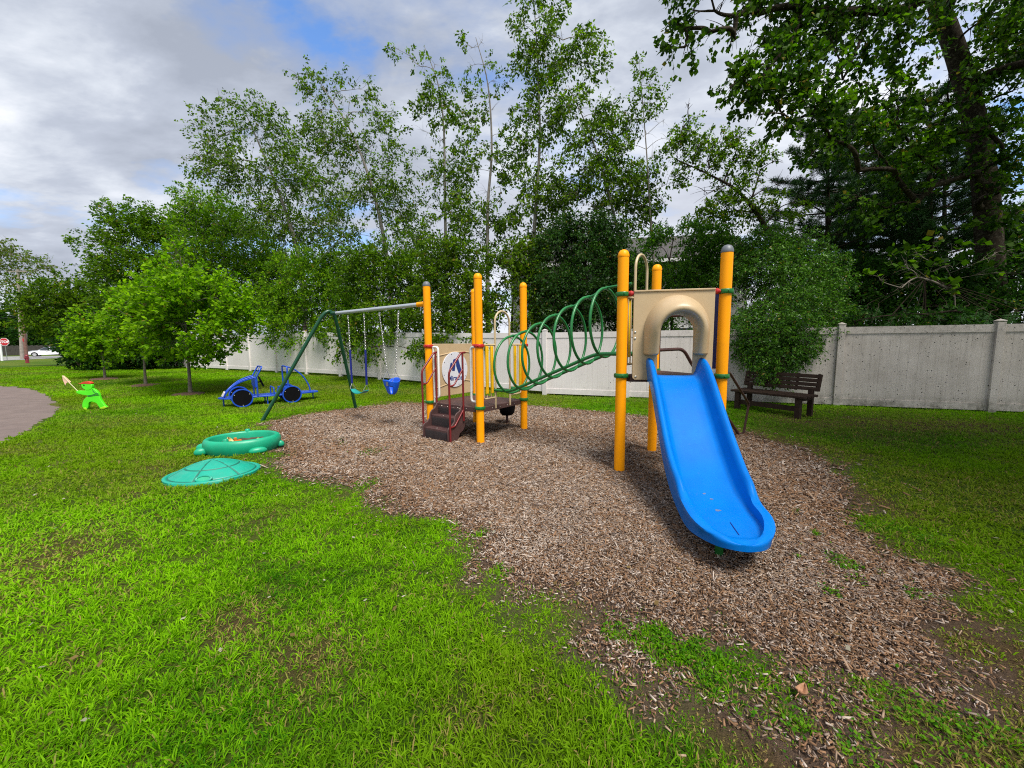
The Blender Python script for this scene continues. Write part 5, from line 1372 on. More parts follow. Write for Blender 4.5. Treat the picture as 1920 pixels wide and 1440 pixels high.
def blob_leaves(rng, blobs, L, lai, droop, spray, upw, hole, per, flat, wid, hang):
    """blobs: list of (centre, radius, anchor, density) -> leaf quads, twig segments, leaf clump ids"""
    P0, D, R = [], [], []
    for c, r, an, dn in blobs:
        nl = lai * dn * math.pi * r * r / (0.25 * wid * 2 * L * L * 0.5)
        ns = max(6, int(nl / per))
        u = unit(rng.normal(size=(ns, 3))) * (r * rng.random((ns, 1)) ** 0.45); u[:, 2] *= 0.9
        p = np.array(c) + u
        k = np.sin(p[:, 0] * 2.1 + 1.3 * np.sin(p[:, 2] * 1.7)) + np.sin(p[:, 2] * 2.6 + p[:, 1]) + np.sin(p[:, 0] * 4.3 - p[:, 2] * 3.7 + p[:, 1] * 2.0)
        p = p[k > hole + rng.normal(0, 0.4, ns)]
        u2 = unit(p - np.array(c)) * np.minimum(1, np.linalg.norm(p - np.array(c), axis=1, keepdims=True) / r)
        o = unit(p - np.array(an) + 1e-6)
        P0.append(p); D.append(unit(u2 * 0.5 + o * 0.6 + rng.normal(0, 0.45, p.shape) + np.array((0, 0, upw)))); R.append(np.full(len(p), r))
    P0, D, R = np.concatenate(P0), np.concatenate(D), np.concatenate(R)
    ns = len(P0); sl = spray * 0.85 * rng.uniform(0.45, 1.35, ns) * np.clip(R / 0.9, 0.6, 1.4)
    t = rng.random((ns, per)) ** 0.8
    pos = P0[:, None] + D[:, None] * (sl[:, None] * t)[..., None]
    pos[..., 2] -= droop * sl[:, None] * t ** 2
    pos += rng.normal(0, 0.30 * L + 0.012, pos.shape)
    tang = D[:, None] * np.ones((1, per, 1)); tang[..., 2] -= 2 * droop * t
    a = unit((tang * 0.6 + rng.normal(0, 0.6, pos.shape) + np.array((0, 0, -hang))).reshape(-1, 3))
    nrm = unit(rng.normal(0, 1, (ns * per, 3)) * (1 - flat) + np.array((0, 0, 1.0)) * flat + 1e-6)
    Ls = L * (0.45 + 0.95 * rng.random(ns * per) ** 0.8)
    V = leaf_quads(pos.reshape(-1, 3), a, nrm, Ls, wid)
    cid = np.repeat(rng.random(ns), per)
    return V, cid, P0, D, sl

def twig_mesh(P0, D, sl, droop, r0):
    ts = [0.0, 0.5, 1.0]; V = []
    up = np.where(np.abs(D[:, 2:3]) < 0.9, np.array([(0, 0, 1.0)]), np.array([(1.0, 0, 0)]))
    a = unit(np.cross(D, up)); b = np.cross(D, a)
    for t, q in zip(ts, (1.0, 0.7, 0.25)):
        c = P0 + D * (sl * t)[:, None]; c[:, 2] -= droop * sl * t * t
        for k in range(3):
            th = 2 * math.pi * k / 3; V.append(c + (a * math.cos(th) + b * math.sin(th)) * r0 * q)
    V = np.stack(V, 1).reshape(-1, 3); n = len(P0)
    f = np.array([[0, 1, 4, 3], [1, 2, 5, 4], [2, 0, 3, 5], [3, 4, 7, 6], [4, 5, 8, 7], [5, 3, 6, 8]])
    return V, (np.arange(n)[:, None, None] * 9 + f[None]).reshape(-1), n * 6

def merge_np(name, mb, tw, mat, parent):
    """limb tubes (MB) and twigs (numpy) as one mesh"""
    v = np.array(mb.v, dtype=np.float32).reshape(-1, 3); V2, l2, n2 = tw
    quads = [f for f in mb.f if len(f) == 4]
    l1 = np.array(quads, dtype=np.int64).reshape(-1)
    V = np.concatenate([v, V2]); loops = np.concatenate([l1, l2 + len(v)])
    return np_mesh(name, V, loops, np.arange(len(quads) + n2) * 4, mat, parent, smooth=True)

def tree(name, label, cat, base, trunk, r0, blobs, pal='birch', bark='bark_birch', L=0.08, lai=1.3, droop=0.35, spray=0.5, upw=0.15, hole=-0.6, per=14, flat=0.3,
         wid=0.55, hang=0.3, seed=1, leafm='leaf', group=None, twig=0.005, limb_r=0.014, kind=None, taper=0.09, extra=()):
    """trunk: list of points up the stem; blobs: (x_px, y_px, radius_px, Y[, density])"""
    rng = np.random.default_rng(seed); rnd = random.Random(seed)
    r = thing(name, base, label, cat, group)
    if kind: r['kind'] = kind
    tp = smoothpath([Vector(base) - UP * 0.15] + [Vector(p) for p in trunk], 5) if trunk else [Vector(base) - UP * .15, Vector(base) + UP * 1.0]
    m = len(tp); rs = [r0 * (1 - (1 - taper) * (i / (m - 1)) ** 0.9) * (1.35 - 0.35 * min(1, i / 3)) for i in range(m)]
    mb = MB(); mb.tube(tp, rs, 12); mb.build('trunk', M[bark], r, smooth=70)
    B = []; limbs = MB(); info = []
    limbs.tube(tp, [q * 0.5 for q in rs], 6, caps=False)   # pith that ties the limbs together inside the trunk
    for b in blobs:
        c = at(b[0], b[1], b[3]); rr = b[2] / F * (c.y * math.cos(PITCH) - (c.z - EYE) * math.sin(PITCH)); info.append((c, rr, b[4] if len(b) > 4 else 1.0))
    info += [(Vector(q[:3]), q[3], q[4]) for q in extra]
    lo = tp[max(1, m // 5):]
    info.sort(key=lambda q: min((p - q[0]).length + 0.8 * max(0.0, p.z - q[0].z) for p in lo))
    nodes = []                                        # (point, parent index or -1, trunk index, path length)
    for c, rr, dn in info:
        best = None
        for i, p in enumerate(tp):
            if i < m // 6: continue
            cost = (p - c).length * 1.0 + 1.2 * max(0.0, p.z - c.z + 0.1 * (p - c).length)
            if best is None or cost < best[0]: best = (cost, -1, i, p)
        for k, (q, pa, ti_, ln) in enumerate(nodes):
            cost = (q - c).length + 0.35 * ln + 0.5 * max(0.0, q.z - c.z)
            if cost < best[0]: best = (cost, k, -1, q)
        an = best[3]; ln = (an - c).length + (nodes[best[1]][3] if best[1] >= 0 else 0.0)
        nodes.append((c, best[1], best[2], ln)); B.append((tuple(c), rr, tuple(an), dn))
    desc = [1] * len(nodes)
    for k in range(len(nodes) - 1, -1, -1):
        if nodes[k][1] >= 0: desc[nodes[k][1]] += desc[k]
    for k, (c, pa, ti_, ln) in enumerate(nodes):
        an = nodes[pa][0] if pa >= 0 else tp[ti_]; rr = info[k][1]
        d = (c - an).length
        if d < 0.05: continue
        ra = limb_r * desc[k] ** 0.5
        if pa < 0: ra = min(ra, rs[ti_] * 0.7)
        j = Vector((rnd.gauss(0, .09), rnd.gauss(0, .09), 0.07)) * d
        path = smoothpath([an, an.lerp(c, 0.35) + j, an.lerp(c, 0.7) + j * .8, c], 4); n = len(path)
        limbs.tube(path, [ra * (1 - 0.35 * q / (n - 1)) if desc[k] > 1 else ra * (1 - .65 * q / (n - 1)) for q in range(n)], 6, caps=False)
        for _ in range(6):
            e = c + Vector(rnd.gauss(0, 1) for _ in range(3)).normalized() * rr * rnd.uniform(0.5, 0.95) + UP * rr * 0.1
            s = path[rnd.randint(n // 2, n - 1)]
            p2 = smoothpath([s, s.lerp(e, .5) + UP * 0.08 * rr, e], 3)
            limbs.tube(p2, [limb_r * 0.5 * (1 - 0.75 * q / (len(p2) - 1)) for q in range(len(p2))], 4, caps=False)
    V, cid, P0, D, sl = blob_leaves(rng, B, L, lai, droop, spray, upw, hole, per, flat, wid, hang)
    merge_np('branches', limbs, twig_mesh(P0, D, sl, droop, twig), M[bark], r)
    n = len(V) // 4; g = np.array(GREENS[pal]); v = rng.random((n, 1)); c_ = cid[:, None]
    col = g[0] * (1 - c_) + g[1] * c_; col = np.where(v < 0.22, g[2], col) * (0.75 + 0.5 * rng.random((n, 1)))
    yl = rng.random((n, 1)) < 0.012; col = np.where(yl, np.array((0.22, 0.17, 0.03)), col)
    np_mesh('crown', V, np.arange(n * 4), np.arange(n) * 4, M[leafm], r, face_col=col)
    return n

def pxs(Y, *pts): return [at(x, y, Y) for x, y in pts]
def gnd(x, Y): p = at(x, 660, Y); return Vector((p.x, Y, gz(Y)))
cnt = 0
# --- three young maples in mulch rings on the lawn
def on(px, py): return gp(px, py)
m1, m2, m3 = on(357, 738), on(273, 722), on(197, 710)
MP = dict(pal='maple', bark='bark_grey', L=0.105, lai=2.0, droop=0.10, spray=0.42, upw=0.35, hole=-1.0, flat=0.6, wid=0.75, hang=0.1, group='young maples in mulch rings')
cnt += tree('young_maple', 'largest young maple, bright green crown, right of the three in mulch rings', 'tree', m1, pxs(m1.y, (354, 690), (350, 640), (345, 560), (338, 480)), 0.055,
     [(324, 454, 13, m1.y), (330, 470, 20, m1.y), (346, 502, 30, m1.y), (312, 522, 32, m1.y - .1), (372, 535, 32, m1.y), (320, 560, 55, m1.y - .6), (370, 565, 60, m1.y - .5), (420, 560, 45, m1.y), (440, 605, 35, m1.y), (395, 610, 55, m1.y - .4), (340, 610, 60, m1.y - .5), (290, 600, 48, m1.y), (265, 570, 35, m1.y + .4), (270, 625, 38, m1.y + .3), (320, 645, 35, m1.y), (375, 645, 34, m1.y), (425, 630, 26, m1.y), (458, 590, 24, m1.y), (345, 662, 22, m1.y), (320, 660, 22, m1.y), (395, 655, 24, m1.y), (310, 590, 60, m1.y + .6), (370, 590, 60, m1.y + .6)], seed=11, **MP)
cnt += tree('young_maple', 'middle young maple, crown half hidden behind the largest one', 'tree', m2, pxs(m2.y, (271, 690), (268, 650), (262, 590), (258, 550)), 0.05,
     [(256, 545, 26, m2.y), (245, 575, 34, m2.y), (270, 590, 38, m2.y), (236, 610, 34, m2.y), (262, 635, 40, m2.y), (240, 650, 26, m2.y), (288, 645, 28, m2.y), (300, 610, 30, m2.y)], seed=12, **MP)
cnt += tree('young_maple', 'smallest young maple, leftmost of the three, in front of the dark shrub', 'tree', m3, pxs(m3.y, (195, 690), (191, 660), (183, 620), (176, 585)), 0.05,
     [(172, 588, 20, m3.y), (160, 610, 26, m3.y), (185, 615, 28, m3.y), (148, 632, 22, m3.y), (175, 640, 32, m3.y), (200, 640, 26, m3.y), (160, 660, 22, m3.y), (190, 665, 24, m3.y), (218, 650, 20, m3.y)], seed=13, **MP)
for c, lb in ((m1, 'brown bark mulch ring around the largest young maple'), (m2, 'brown bark mulch ring around the middle young maple'), (m3, 'brown bark mulch ring around the smallest young maple')):
    rng = random.Random(int(c.x * 10)); rows = []
    for q, h in ((1.0, -0.03), (0.8, 0.015), (0.45, 0.03), (0.05, 0.04)):
        rows.append([(c.x + 0.46 * q * math.cos(t) * (1 + .12 * math.sin(3 * t + c.x)), c.y + 0.46 * q * math.sin(t) * (1 + .1 * math.cos(2 * t)), c.z + h + 0.015 * rng.random()) for t in [2 * math.pi * k / 28 for k in range(28)]])
    mb = MB(); mb.grid(rows, closed_u=True); o = mb.build('mulch_ring', M['barkmulch'], smooth=70); tag(o, lb, 'mulch', 'mulch rings', 'structure')

# --- far left
WB = dict(pal='dark', bark='bark_dark', L=0.5, lai=2.2, droop=0.2, spray=1.4, hole=-1.4, flat=0.3, twig=0.02, limb_r=0.05)
for i, (x, y, rr, Yd, lb) in enumerate(((-60, 612, 60, 78, 'broad dark green tree at the left edge beyond the street'), (20, 618, 48, 82, 'rounded dark green tree behind the utility poles'), (85, 622, 45, 80, 'dark green tree above the white car'), (150, 615, 50, 84, 'dark far tree filling the gap behind the leftmost maple'))):
    b = gnd(x, Yd)
    cnt += tree('far_tree', lb, 'tree', b, [at(x, 650, Yd), at(x, y, Yd)], 0.4, [(x, y, rr * .8, Yd), (x - rr * .6, y + 12, rr * .6, Yd), (x + rr * .6, y + 8, rr * .6, Yd), (x + rr * .2, y - rr * .35, rr * .55, Yd), (x - 8, y + 30, rr * .7, Yd), (x + rr * .7, y + 32, rr * .45, Yd)], seed=100 + i, group='trees beyond the street', **WB)
cnt += tree('leaning_birch', 'sparse thin-leaved birch leaning over the utility poles at the far left', 'tree', gnd(46, 47), pxs(47, (50, 630), (58, 570), (52, 520), (30, 470), (5, 440)), 0.09,
     [(8, 452, 18, 47), (22, 478, 24, 47), (-10, 480, 30, 47), (45, 490, 22, 47), (20, 505, 24, 47), (62, 510, 20, 47), (85, 500, 18, 47), (100, 515, 14, 47), (35, 535, 22, 47), (60, 545, 20, 47), (-20, 520, 30, 47)], pal='olive', L=0.26, lai=0.85, droop=0.5, spray=1.3, hole=-0.3, twig=0.012, limb_r=0.03, seed=31)
cnt += tree('rounded_tree', 'rounded dark olive tree behind the leftmost young maple', 'tree', gnd(140, 27), pxs(27, (135, 620), (120, 560)), 0.16,
     [(95, 560, 38, 27), (130, 548, 40, 27), (165, 560, 38, 27), (65, 575, 32, 27), (45, 590, 26, 27), (110, 590, 45, 27), (160, 595, 40, 27), (75, 600, 30, 27), (135, 612, 32, 27), (98, 612, 24, 27)], pal='birch', bark='bark_dark', L=0.17, lai=1.7, droop=0.2, spray=0.6, hole=-1.0, seed=32)
cnt += tree('dark_shrub', 'dense dark green shrub reaching the lawn behind the leftmost young maple', 'shrub', gnd(160, 22.5), pxs(22.5, (160, 640), (165, 610)), 0.1,
     [(142, 652, 24, 22.5), (165, 630, 36, 22.5), (200, 620, 40, 22.5), (170, 665, 35, 22.3), (215, 655, 38, 22.5), (132, 676, 14, 22.3), (146, 682, 15, 22.2), (190, 680, 24, 22.2), (245, 640, 45, 22.5), (265, 670, 30, 22.3), (235, 682, 24, 22.2), (290, 650, 40, 22.5), (310, 672, 24, 22.5)], pal='dark', bark='bark_dark', L=0.16, lai=2.4, droop=0.2, spray=0.5, hole=-1.3, seed=33)
cnt += tree('windswept_tree', 'dark green broadleaf tree with windswept plumes above the young maples', 'tree', gnd(265, 24), pxs(24, (265, 600), (258, 520), (245, 450)), 0.2,
     [(200, 388, 14, 24), (212, 402, 22, 24), (235, 425, 32, 24), (262, 392, 18, 24), (278, 410, 28, 24), (300, 425, 28, 24), (225, 460, 38, 24), (275, 450, 40, 24), (310, 470, 40, 24), (225, 500, 42, 24), (275, 505, 48, 24), (320, 520, 42, 24), (205, 540, 34, 24), (250, 560, 48, 24), (300, 565, 45, 24), (225, 590, 38, 24), (280, 610, 40, 24), (145, 457, 13, 24, .6), (165, 468, 14, 24, .5), (182, 490, 16, 24, .6), (175, 455, 10, 24, .5), (198, 510, 18, 24, .7)], pal='fresh', bark='bark_dark', L=0.15, lai=1.9, droop=0.15, spray=0.7, upw=0.35, hole=-0.9, seed=34)
cnt += tree('bright_tree', 'tall bright green tree behind the largest young maple', 'tree', gnd(430, 23.0), pxs(23.0, (430, 620), (425, 520), (410, 430), (395, 370)), 0.18,
     [(345, 365, 22, 23.0), (372, 380, 34, 23.0), (400, 400, 40, 23.0), (355, 415, 32, 23.0), (430, 425, 42, 23.0), (390, 450, 50, 23.0), (460, 455, 45, 23.0), (430, 490, 55, 23.0), (490, 480, 45, 23.0), (380, 500, 50, 23.0), (520, 520, 45, 23.0), (470, 540, 55, 23.0), (540, 560, 45, 23.0), (420, 560, 50, 23.0), (500, 590, 48, 23.0), (555, 610, 38, 23.0), (450, 620, 36, 23.0), (350, 460, 30, 23.0)], pal='bright', bark='bark_grey', L=0.125, lai=1.9, droop=0.25, spray=0.6, hole=-0.9, seed=35)

# --- the row of birches behind the fence
BI = dict(pal='birch', bark='bark_birch', group='tall birches behind the white fence')
cnt += tree('birch', 'leftmost tall birch, full crown leaning left above the bright green tree', 'tree', gnd(575, 20), pxs(20, (572, 600), (560, 480), (530, 380), (490, 280), (455, 200)), 0.16,
     [(412, 185, 22, 20, .6), (445, 205, 30, 20, .8), (490, 190, 34, 20, .8), (385, 215, 22, 20, .6), (470, 240, 45, 20), (410, 255, 36, 20, .8), (520, 255, 45, 20), (365, 285, 18, 20, .5), (345, 300, 12, 20, .4), (440, 300, 50, 20), (500, 315, 55, 20), (395, 315, 34, 20, .8), (560, 330, 45, 20), (470, 355, 50, 20), (540, 385, 55, 20), (600, 380, 45, 20), (500, 410, 45, 20), (580, 430, 50, 20), (545, 455, 45, 20)], L=0.125, lai=1.3, droop=0.45, spray=0.75, hole=0.15, seed=41, **BI)
cnt += tree('birch', 'second tall birch from the left, top nodding over at the left', 'tree', gnd(735, 18), pxs(18, (735, 600), (725, 480), (700, 360), (660, 250), (600, 155)), 0.15,
     [(548, 148, 16, 18, .6), (575, 140, 22, 18, .7), (605, 165, 30, 18, .8), (640, 170, 30, 18, .8), (680, 165, 26, 18, .7), (600, 205, 36, 18, .8), (655, 215, 42, 18), (705, 215, 30, 18, .8), (590, 250, 30, 18, .7), (640, 265, 45, 18), (700, 270, 45, 18), (738, 210, 14, 18, .5), (615, 310, 38, 18, .9), (670, 325, 50, 18), (730, 330, 45, 18), (640, 380, 48, 18), (710, 385, 52, 18), (765, 385, 36, 18), (650, 440, 50, 18), (725, 445, 50, 18), (780, 440, 36, 18)], L=0.115, lai=1.2, droop=0.45, spray=0.7, hole=0.1, seed=42, **BI)
cnt += tree('birch', 'spindly birch with bare twigs at its top, third from the left', 'tree', gnd(838, 17), pxs(17, (838, 600), (836, 480), (834, 350), (832, 240), (822, 160), (795, 85)), 0.10,
     [(742, 90, 10, 17, .8), (770, 105, 14, 17, .3), (790, 125, 22, 17, .6), (815, 120, 18, 17, .4), (805, 160, 28, 17, .8), (838, 150, 20, 17, .5), (800, 205, 28, 17, .9), (835, 205, 26, 17, .7), (860, 235, 26, 17, .7), (790, 245, 24, 17, .7), (825, 265, 28, 17, .8), (800, 295, 26, 17, .7), (855, 295, 32, 17, .8), (785, 330, 22, 17, .4), (835, 340, 32, 17, .8), (870, 350, 30, 17, .8), (800, 385, 30, 17, .6), (850, 400, 35, 17), (820, 440, 40, 17)], L=0.12, lai=1.5, droop=0.45, spray=0.6, hole=-0.2, seed=43, limb_r=0.010, **BI)
cnt += tree('birch', 'thin double-stemmed birch, fourth from the left, wispy pointed crown', 'tree', gnd(915, 16), pxs(16, (915, 600), (914, 480), (915, 380), (922, 280), (915, 160), (892, 70)), 0.11,
     [(868, 72, 10, 16, .7), (885, 90, 18, 16, .7), (905, 75, 16, 16, .7), (880, 125, 20, 16, .6), (915, 115, 20, 16, .8), (930, 150, 18, 16, .8), (895, 170, 24, 16, .7), (925, 205, 26, 16, .7), (880, 225, 22, 16, .7), (940, 250, 24, 16, .7), (900, 270, 28, 16, .8), (930, 305, 30, 16, .8), (885, 320, 30, 16, .8), (950, 345, 30, 16, .8), (910, 360, 36, 16, .9), (875, 390, 34, 16, .9), (935, 405, 36, 16, .9), (900, 440, 42, 16), (955, 440, 34, 16)], L=0.115, lai=1.55, droop=0.4, spray=0.6, hole=-0.2, seed=44, limb_r=0.010, **BI)
mb = MB()
cnt += tree('birch', 'tallest birch, touching the top of the picture at centre', 'tree', gnd(998, 15), pxs(15, (1000, 600), (1000, 480), (1005, 380), (1012, 260), (1008, 120), (1000, -20)), 0.12,
     [(1000, -10, 34, 15, .8), (1035, 20, 34, 15, .9), (980, 45, 26, 15, .8), (1015, 65, 36, 15), (1055, 75, 32, 15), (1095, 70, 24, 15, .7), (1120, 75, 18, 15, .6), (985, 110, 30, 15, .9), (1030, 120, 38, 15), (1075, 125, 36, 15), (1115, 125, 24, 15, .7), (1000, 165, 32, 15, .9), (1050, 180, 42, 15), (1095, 185, 34, 15), (985, 210, 28, 15, .8), (1025, 230, 38, 15), (990, 280, 34, 15, .9), (1030, 300, 36, 15, .9), (1000, 350, 38, 15), (1035, 370, 36, 15), (990, 420, 40, 15), (1030, 440, 40, 15)], L=0.115, lai=1.4, droop=0.4, spray=0.6, hole=-0.3, seed=45, limb_r=0.011, **BI)
cnt += tree('birch', 'birch with slanting stem just right of the tallest one', 'tree', gnd(1180, 14.5), pxs(14.5, (1178, 600), (1165, 470), (1140, 360), (1110, 260), (1065, 160)), 0.10,
     [(1085, 205, 36, 14.5), (1125, 215, 34, 14.5, .9), (1150, 250, 30, 14.5, .8), (1070, 260, 40, 14.5), (1115, 275, 42, 14.5), (1160, 300, 36, 14.5), (1085, 320, 44, 14.5), (1135, 335, 44, 14.5), (1180, 350, 36, 14.5, .9), (1070, 370, 42, 14.5), (1115, 390, 46, 14.5), (1165, 400, 42, 14.5), (1200, 400, 34, 14.5, .8)], L=0.11, lai=1.5, droop=0.4, spray=0.6, hole=-0.4, seed=46, limb_r=0.011, **BI)
cnt += tree('birch', 'low sparse birch with arching tip above the grey roof', 'tree', gnd(1240, 14), pxs(14, (1235, 600), (1225, 480), (1218, 380), (1212, 280), (1200, 130)), 0.08,
     [(1198, 118, 10, 14, .8), (1205, 145, 14, 14, .8), (1222, 160, 14, 14, .7), (1200, 185, 18, 14, .8), (1228, 195, 18, 14, .8), (1245, 225, 20, 14, .8), (1190, 225, 24, 14, .8), (1215, 250, 28, 14, .8), (1255, 260, 24, 14, .7), (1180, 270, 26, 14, .8), (1225, 295, 30, 14, .7), (1270, 305, 30, 14, .7), (1200, 330, 30, 14, .7), (1250, 345, 32, 14, .7), (1220, 380, 30, 14, .6)], L=0.10, lai=1.5, droop=0.4, spray=0.55, hole=-0.2, seed=47, limb_r=0.009, **BI)
cnt += tree('leaning_tree', 'dark leaning tree with bent trunk, left of the pines', 'tree', gnd(1475, 13), pxs(13, (1470, 560), (1455, 470), (1425, 410), (1385, 360), (1335, 330), (1270, 300)), 0.13,
     [(1292, 195, 10, 13, .7), (1292, 225, 16, 13, .8), (1275, 265, 20, 13, .7), (1310, 270, 24, 13, .8), (1345, 270, 22, 13, .7), (1385, 255, 18, 13, .7), (1290, 310, 28, 13, .8), (1330, 315, 32, 13, .8), (1375, 300, 30, 13, .8), (1415, 280, 24, 13, .7), (1425, 320, 30, 13, .8), (1455, 300, 22, 13, .7), (1370, 345, 32, 13, .8), (1320, 365, 34, 13, .8), (1460, 345, 32, 13, .8), (1410, 370, 36, 13, .8), (1360, 400, 38, 13, .8), (1450, 400, 38, 13, .9), (1310, 405, 30, 13, .7), (1490, 380, 30, 13, .8)], pal='birch', bark='bark_dark', L=0.095, lai=1.7, droop=0.3, spray=0.5, hole=-0.3, seed=48, limb_r=0.02)

# --- dense lower foliage along the fence
DN = dict(bark='bark_dark', L=0.10, lai=2.0, droop=0.45, spray=0.6, hole=-1.2, group='dense bushes along the white fence')
cnt += tree('weeping_bush', 'green weeping birch bush hanging over the fence behind the blue car', 'bush', gnd(590, 18.3), pxs(18.3, (590, 620), (580, 560)), 0.09,
     [(545, 520, 42, 18.3), (590, 505, 45, 18.3), (635, 520, 45, 18.3), (560, 570, 45, 18.3), (610, 570, 48, 18.3), (650, 575, 42, 18.0), (520, 560, 36, 18.3), (520, 610, 26, 17.2, .9), (540, 645, 14, 16.8, .7), (510, 640, 12, 17.2, .6), (565, 612, 28, 17.2), (610, 620, 26, 16.8, .9)], pal='bright', seed=51, **DN)
cnt += tree('weeping_bush', 'green weeping bush drooping over the fence behind the swings', 'bush', gnd(715, 16), pxs(16, (715, 620), (720, 540)), 0.09,
     [(680, 500, 45, 16), (730, 490, 48, 16), (775, 495, 42, 16), (690, 550, 48, 16), (745, 550, 50, 16), (790, 555, 42, 15.6), (660, 590, 34, 15.2), (710, 600, 40, 15), (765, 605, 40, 14.6), (650, 640, 24, 14.6, .6), (690, 655, 22, 14.2, .6), (640, 665, 14, 14.6, .5), (735, 650, 24, 13.9, .7), (770, 655, 22, 13.5, .7), (670, 625, 26, 14.8, .7)], pal='fresh', seed=52, **DN)
cnt += tree('weeping_bush', 'darker weeping bush behind the low deck of the climber', 'bush', gnd(860, 14.5), pxs(14.5, (860, 600), (860, 520)), 0.09,
     [(830, 480, 42, 14.5), (870, 490, 42, 14.5), (830, 535, 48, 14.5), (885, 545, 46, 14.3), (835, 590, 44, 14), (885, 600, 40, 13.7), (855, 640, 36, 13.3), (905, 645, 28, 12.8), (815, 650, 30, 13.4, .8)], pal='birch', seed=53, **DN)
cnt += tree('leafy_bush', 'mid green bush in front of the house wall right of the low deck', 'bush', gnd(960, 13.6), pxs(13.6, (960, 600), (965, 530)), 0.08,
     [(935, 485, 28, 13.8, .7), (975, 475, 30, 13.8, .8), (1005, 480, 30, 13.8, .9), (930, 520, 34, 13.6, .8), (965, 510, 34, 13.6, .9), (1000, 520, 36, 13.6, .9), (935, 560, 34, 13.4, .6), (975, 555, 26, 13.4, .4), (1010, 560, 38, 13.4, .9), (945, 605, 30, 13.0, .6), (1015, 600, 30, 13.0, .7), (985, 600, 24, 13, .4)], pal='birch', seed=54, **DN)
cnt += tree('hemlock', 'large dark evergreen behind the green ring tunnel', 'tree', gnd(1100, 13.6), pxs(13.6, (1098, 560), (1095, 470), (1092, 420)), 0.16,
     [(1070, 430, 30, 13.6), (1110, 425, 34, 13.6), (1045, 465, 38, 13.6), (1090, 465, 46, 13.6), (1140, 455, 38, 13.6), (1030, 510, 38, 13.4), (1075, 515, 52, 13.2), (1130, 505, 48, 13.4), (1165, 500, 32, 13.4), (1045, 555, 46, 13), (1095, 560, 52, 12.8), (1145, 555, 46, 13), (1060, 595, 42, 12.6), (1110, 600, 42, 12.5), (1150, 600, 34, 12.5), (1175, 545, 28, 13)], pal='dark', bark='bark_dark', L=0.08, lai=2.5, droop=0.35, spray=0.55, hole=-1.2, seed=55, leafm='leafgloss')
cnt += tree('leafy_bush', 'pale flecked bush in front of the house behind the tan hood panel', 'bush', gnd(1260, 12.2), pxs(12.2, (1260, 600), (1265, 520)), 0.08,
     [(1215, 500, 34, 12.2, .8), (1255, 490, 34, 12.2, .8), (1300, 490, 38, 12.2, .9), (1340, 500, 40, 12.2), (1225, 545, 36, 12, .8), (1275, 540, 40, 12, .8), (1325, 550, 45, 11.8), (1210, 590, 34, 11.6, .9), (1255, 595, 36, 11.4, .9), (1310, 600, 42, 11.2), (1240, 445, 24, 12.6, .9), (1225, 455, 26, 12.4, .9), (1262, 450, 26, 12.4, .7), (1300, 448, 30, 12.2, .9), (1340, 450, 32, 12.0), (1365, 470, 30, 11.8), (1280, 640, 36, 11, .9), (1330, 650, 36, 10.8), (1260, 660, 24, 10.7, .7)], pal='shrub', seed=56, **{**DN, 'L': 0.075, 'droop': 0.25, 'spray': 0.4})
cnt += tree('overhanging_shrub', 'big glossy green shrub spilling over the fence onto the bench', 'shrub', gnd(1475, 10.7), pxs(10.7, (1470, 600), (1465, 520)), 0.10,
     [(1400, 480, 36, 10.7), (1440, 460, 40, 10.7), (1490, 475, 45, 10.7), (1535, 500, 40, 10.7), (1390, 525, 42, 10.5), (1440, 515, 52, 10.3), (1500, 530, 55, 10.3), (1555, 545, 42, 10.3), (1405, 575, 46, 10.0), (1460, 575, 55, 9.7), (1515, 585, 48, 9.7), (1560, 595, 34, 9.8), (1400, 620, 36, 9.6), (1445, 625, 46, 9.2), (1495, 625, 44, 9.1), (1535, 625, 30, 9.4), (1430, 665, 32, 8.9), (1470, 670, 34, 8.8), (1500, 655, 28, 8.9), (1440, 700, 22, 8.6, .9), (1465, 705, 18, 8.6, .8), (1395, 655, 20, 9.4, .7), (1555, 625, 14, 9.3, .6)], pal='shrub', bark='bark_dark', L=0.062, lai=1.9, droop=0.35, spray=0.38, hole=-1.2, wid=0.45, seed=57, leafm='leafgloss')
cnt += tree('understory_bush', 'very dark undergrowth behind the grimy fence, below the pines', 'bush', gnd(1680, 11.5), pxs(11.5, (1680, 590), (1680, 540)), 0.08,
     [(1600, 520, 45, 11.8), (1655, 525, 48, 11.6), (1710, 525, 48, 11.4), (1765, 520, 45, 11.2), (1610, 575, 45, 11.4), (1665, 580, 48, 11.2), (1720, 580, 48, 10.9), (1775, 575, 45, 10.7), (1590, 615, 24, 10.9), (1650, 612, 26, 10.6), (1710, 606, 26, 10.2), (1770, 602, 26, 9.9), (1720, 560, 42, 11.7), (1700, 598, 30, 11.6), (1765, 555, 42, 11.7), (1640, 560, 40, 11.9), (1600, 604, 13, 9.2, .6), (1630, 597, 15, 9.1, .6), (1690, 594, 15, 8.9, .6), (1740, 590, 15, 8.7, .6), (1800, 585, 15, 8.5, .5)], pal='dark', bark='bark_dark', L=0.09, lai=2.4, droop=0.2, spray=0.5, hole=-1.3, seed=58)
cnt += tree('understory_bush', 'dark undergrowth at the right edge behind the fence, around the big trunk', 'bush', gnd(1870, 10.9), pxs(10.9, (1880, 580), (1880, 530)), 0.08,
     [(1825, 530, 45, 11.3), (1885, 520, 48, 11.2), (1940, 510, 50, 11), (1830, 580, 42, 10.6), (1885, 575, 45, 10.4), (1940, 570, 48, 10.2), (1895, 470, 40, 11.6), (1940, 450, 45, 11.6), (1910, 420, 36, 12)], pal='dark', bark='bark_dark', L=0.09, lai=2.2, droop=0.2, spray=0.5, hole=-1.2, seed=59)
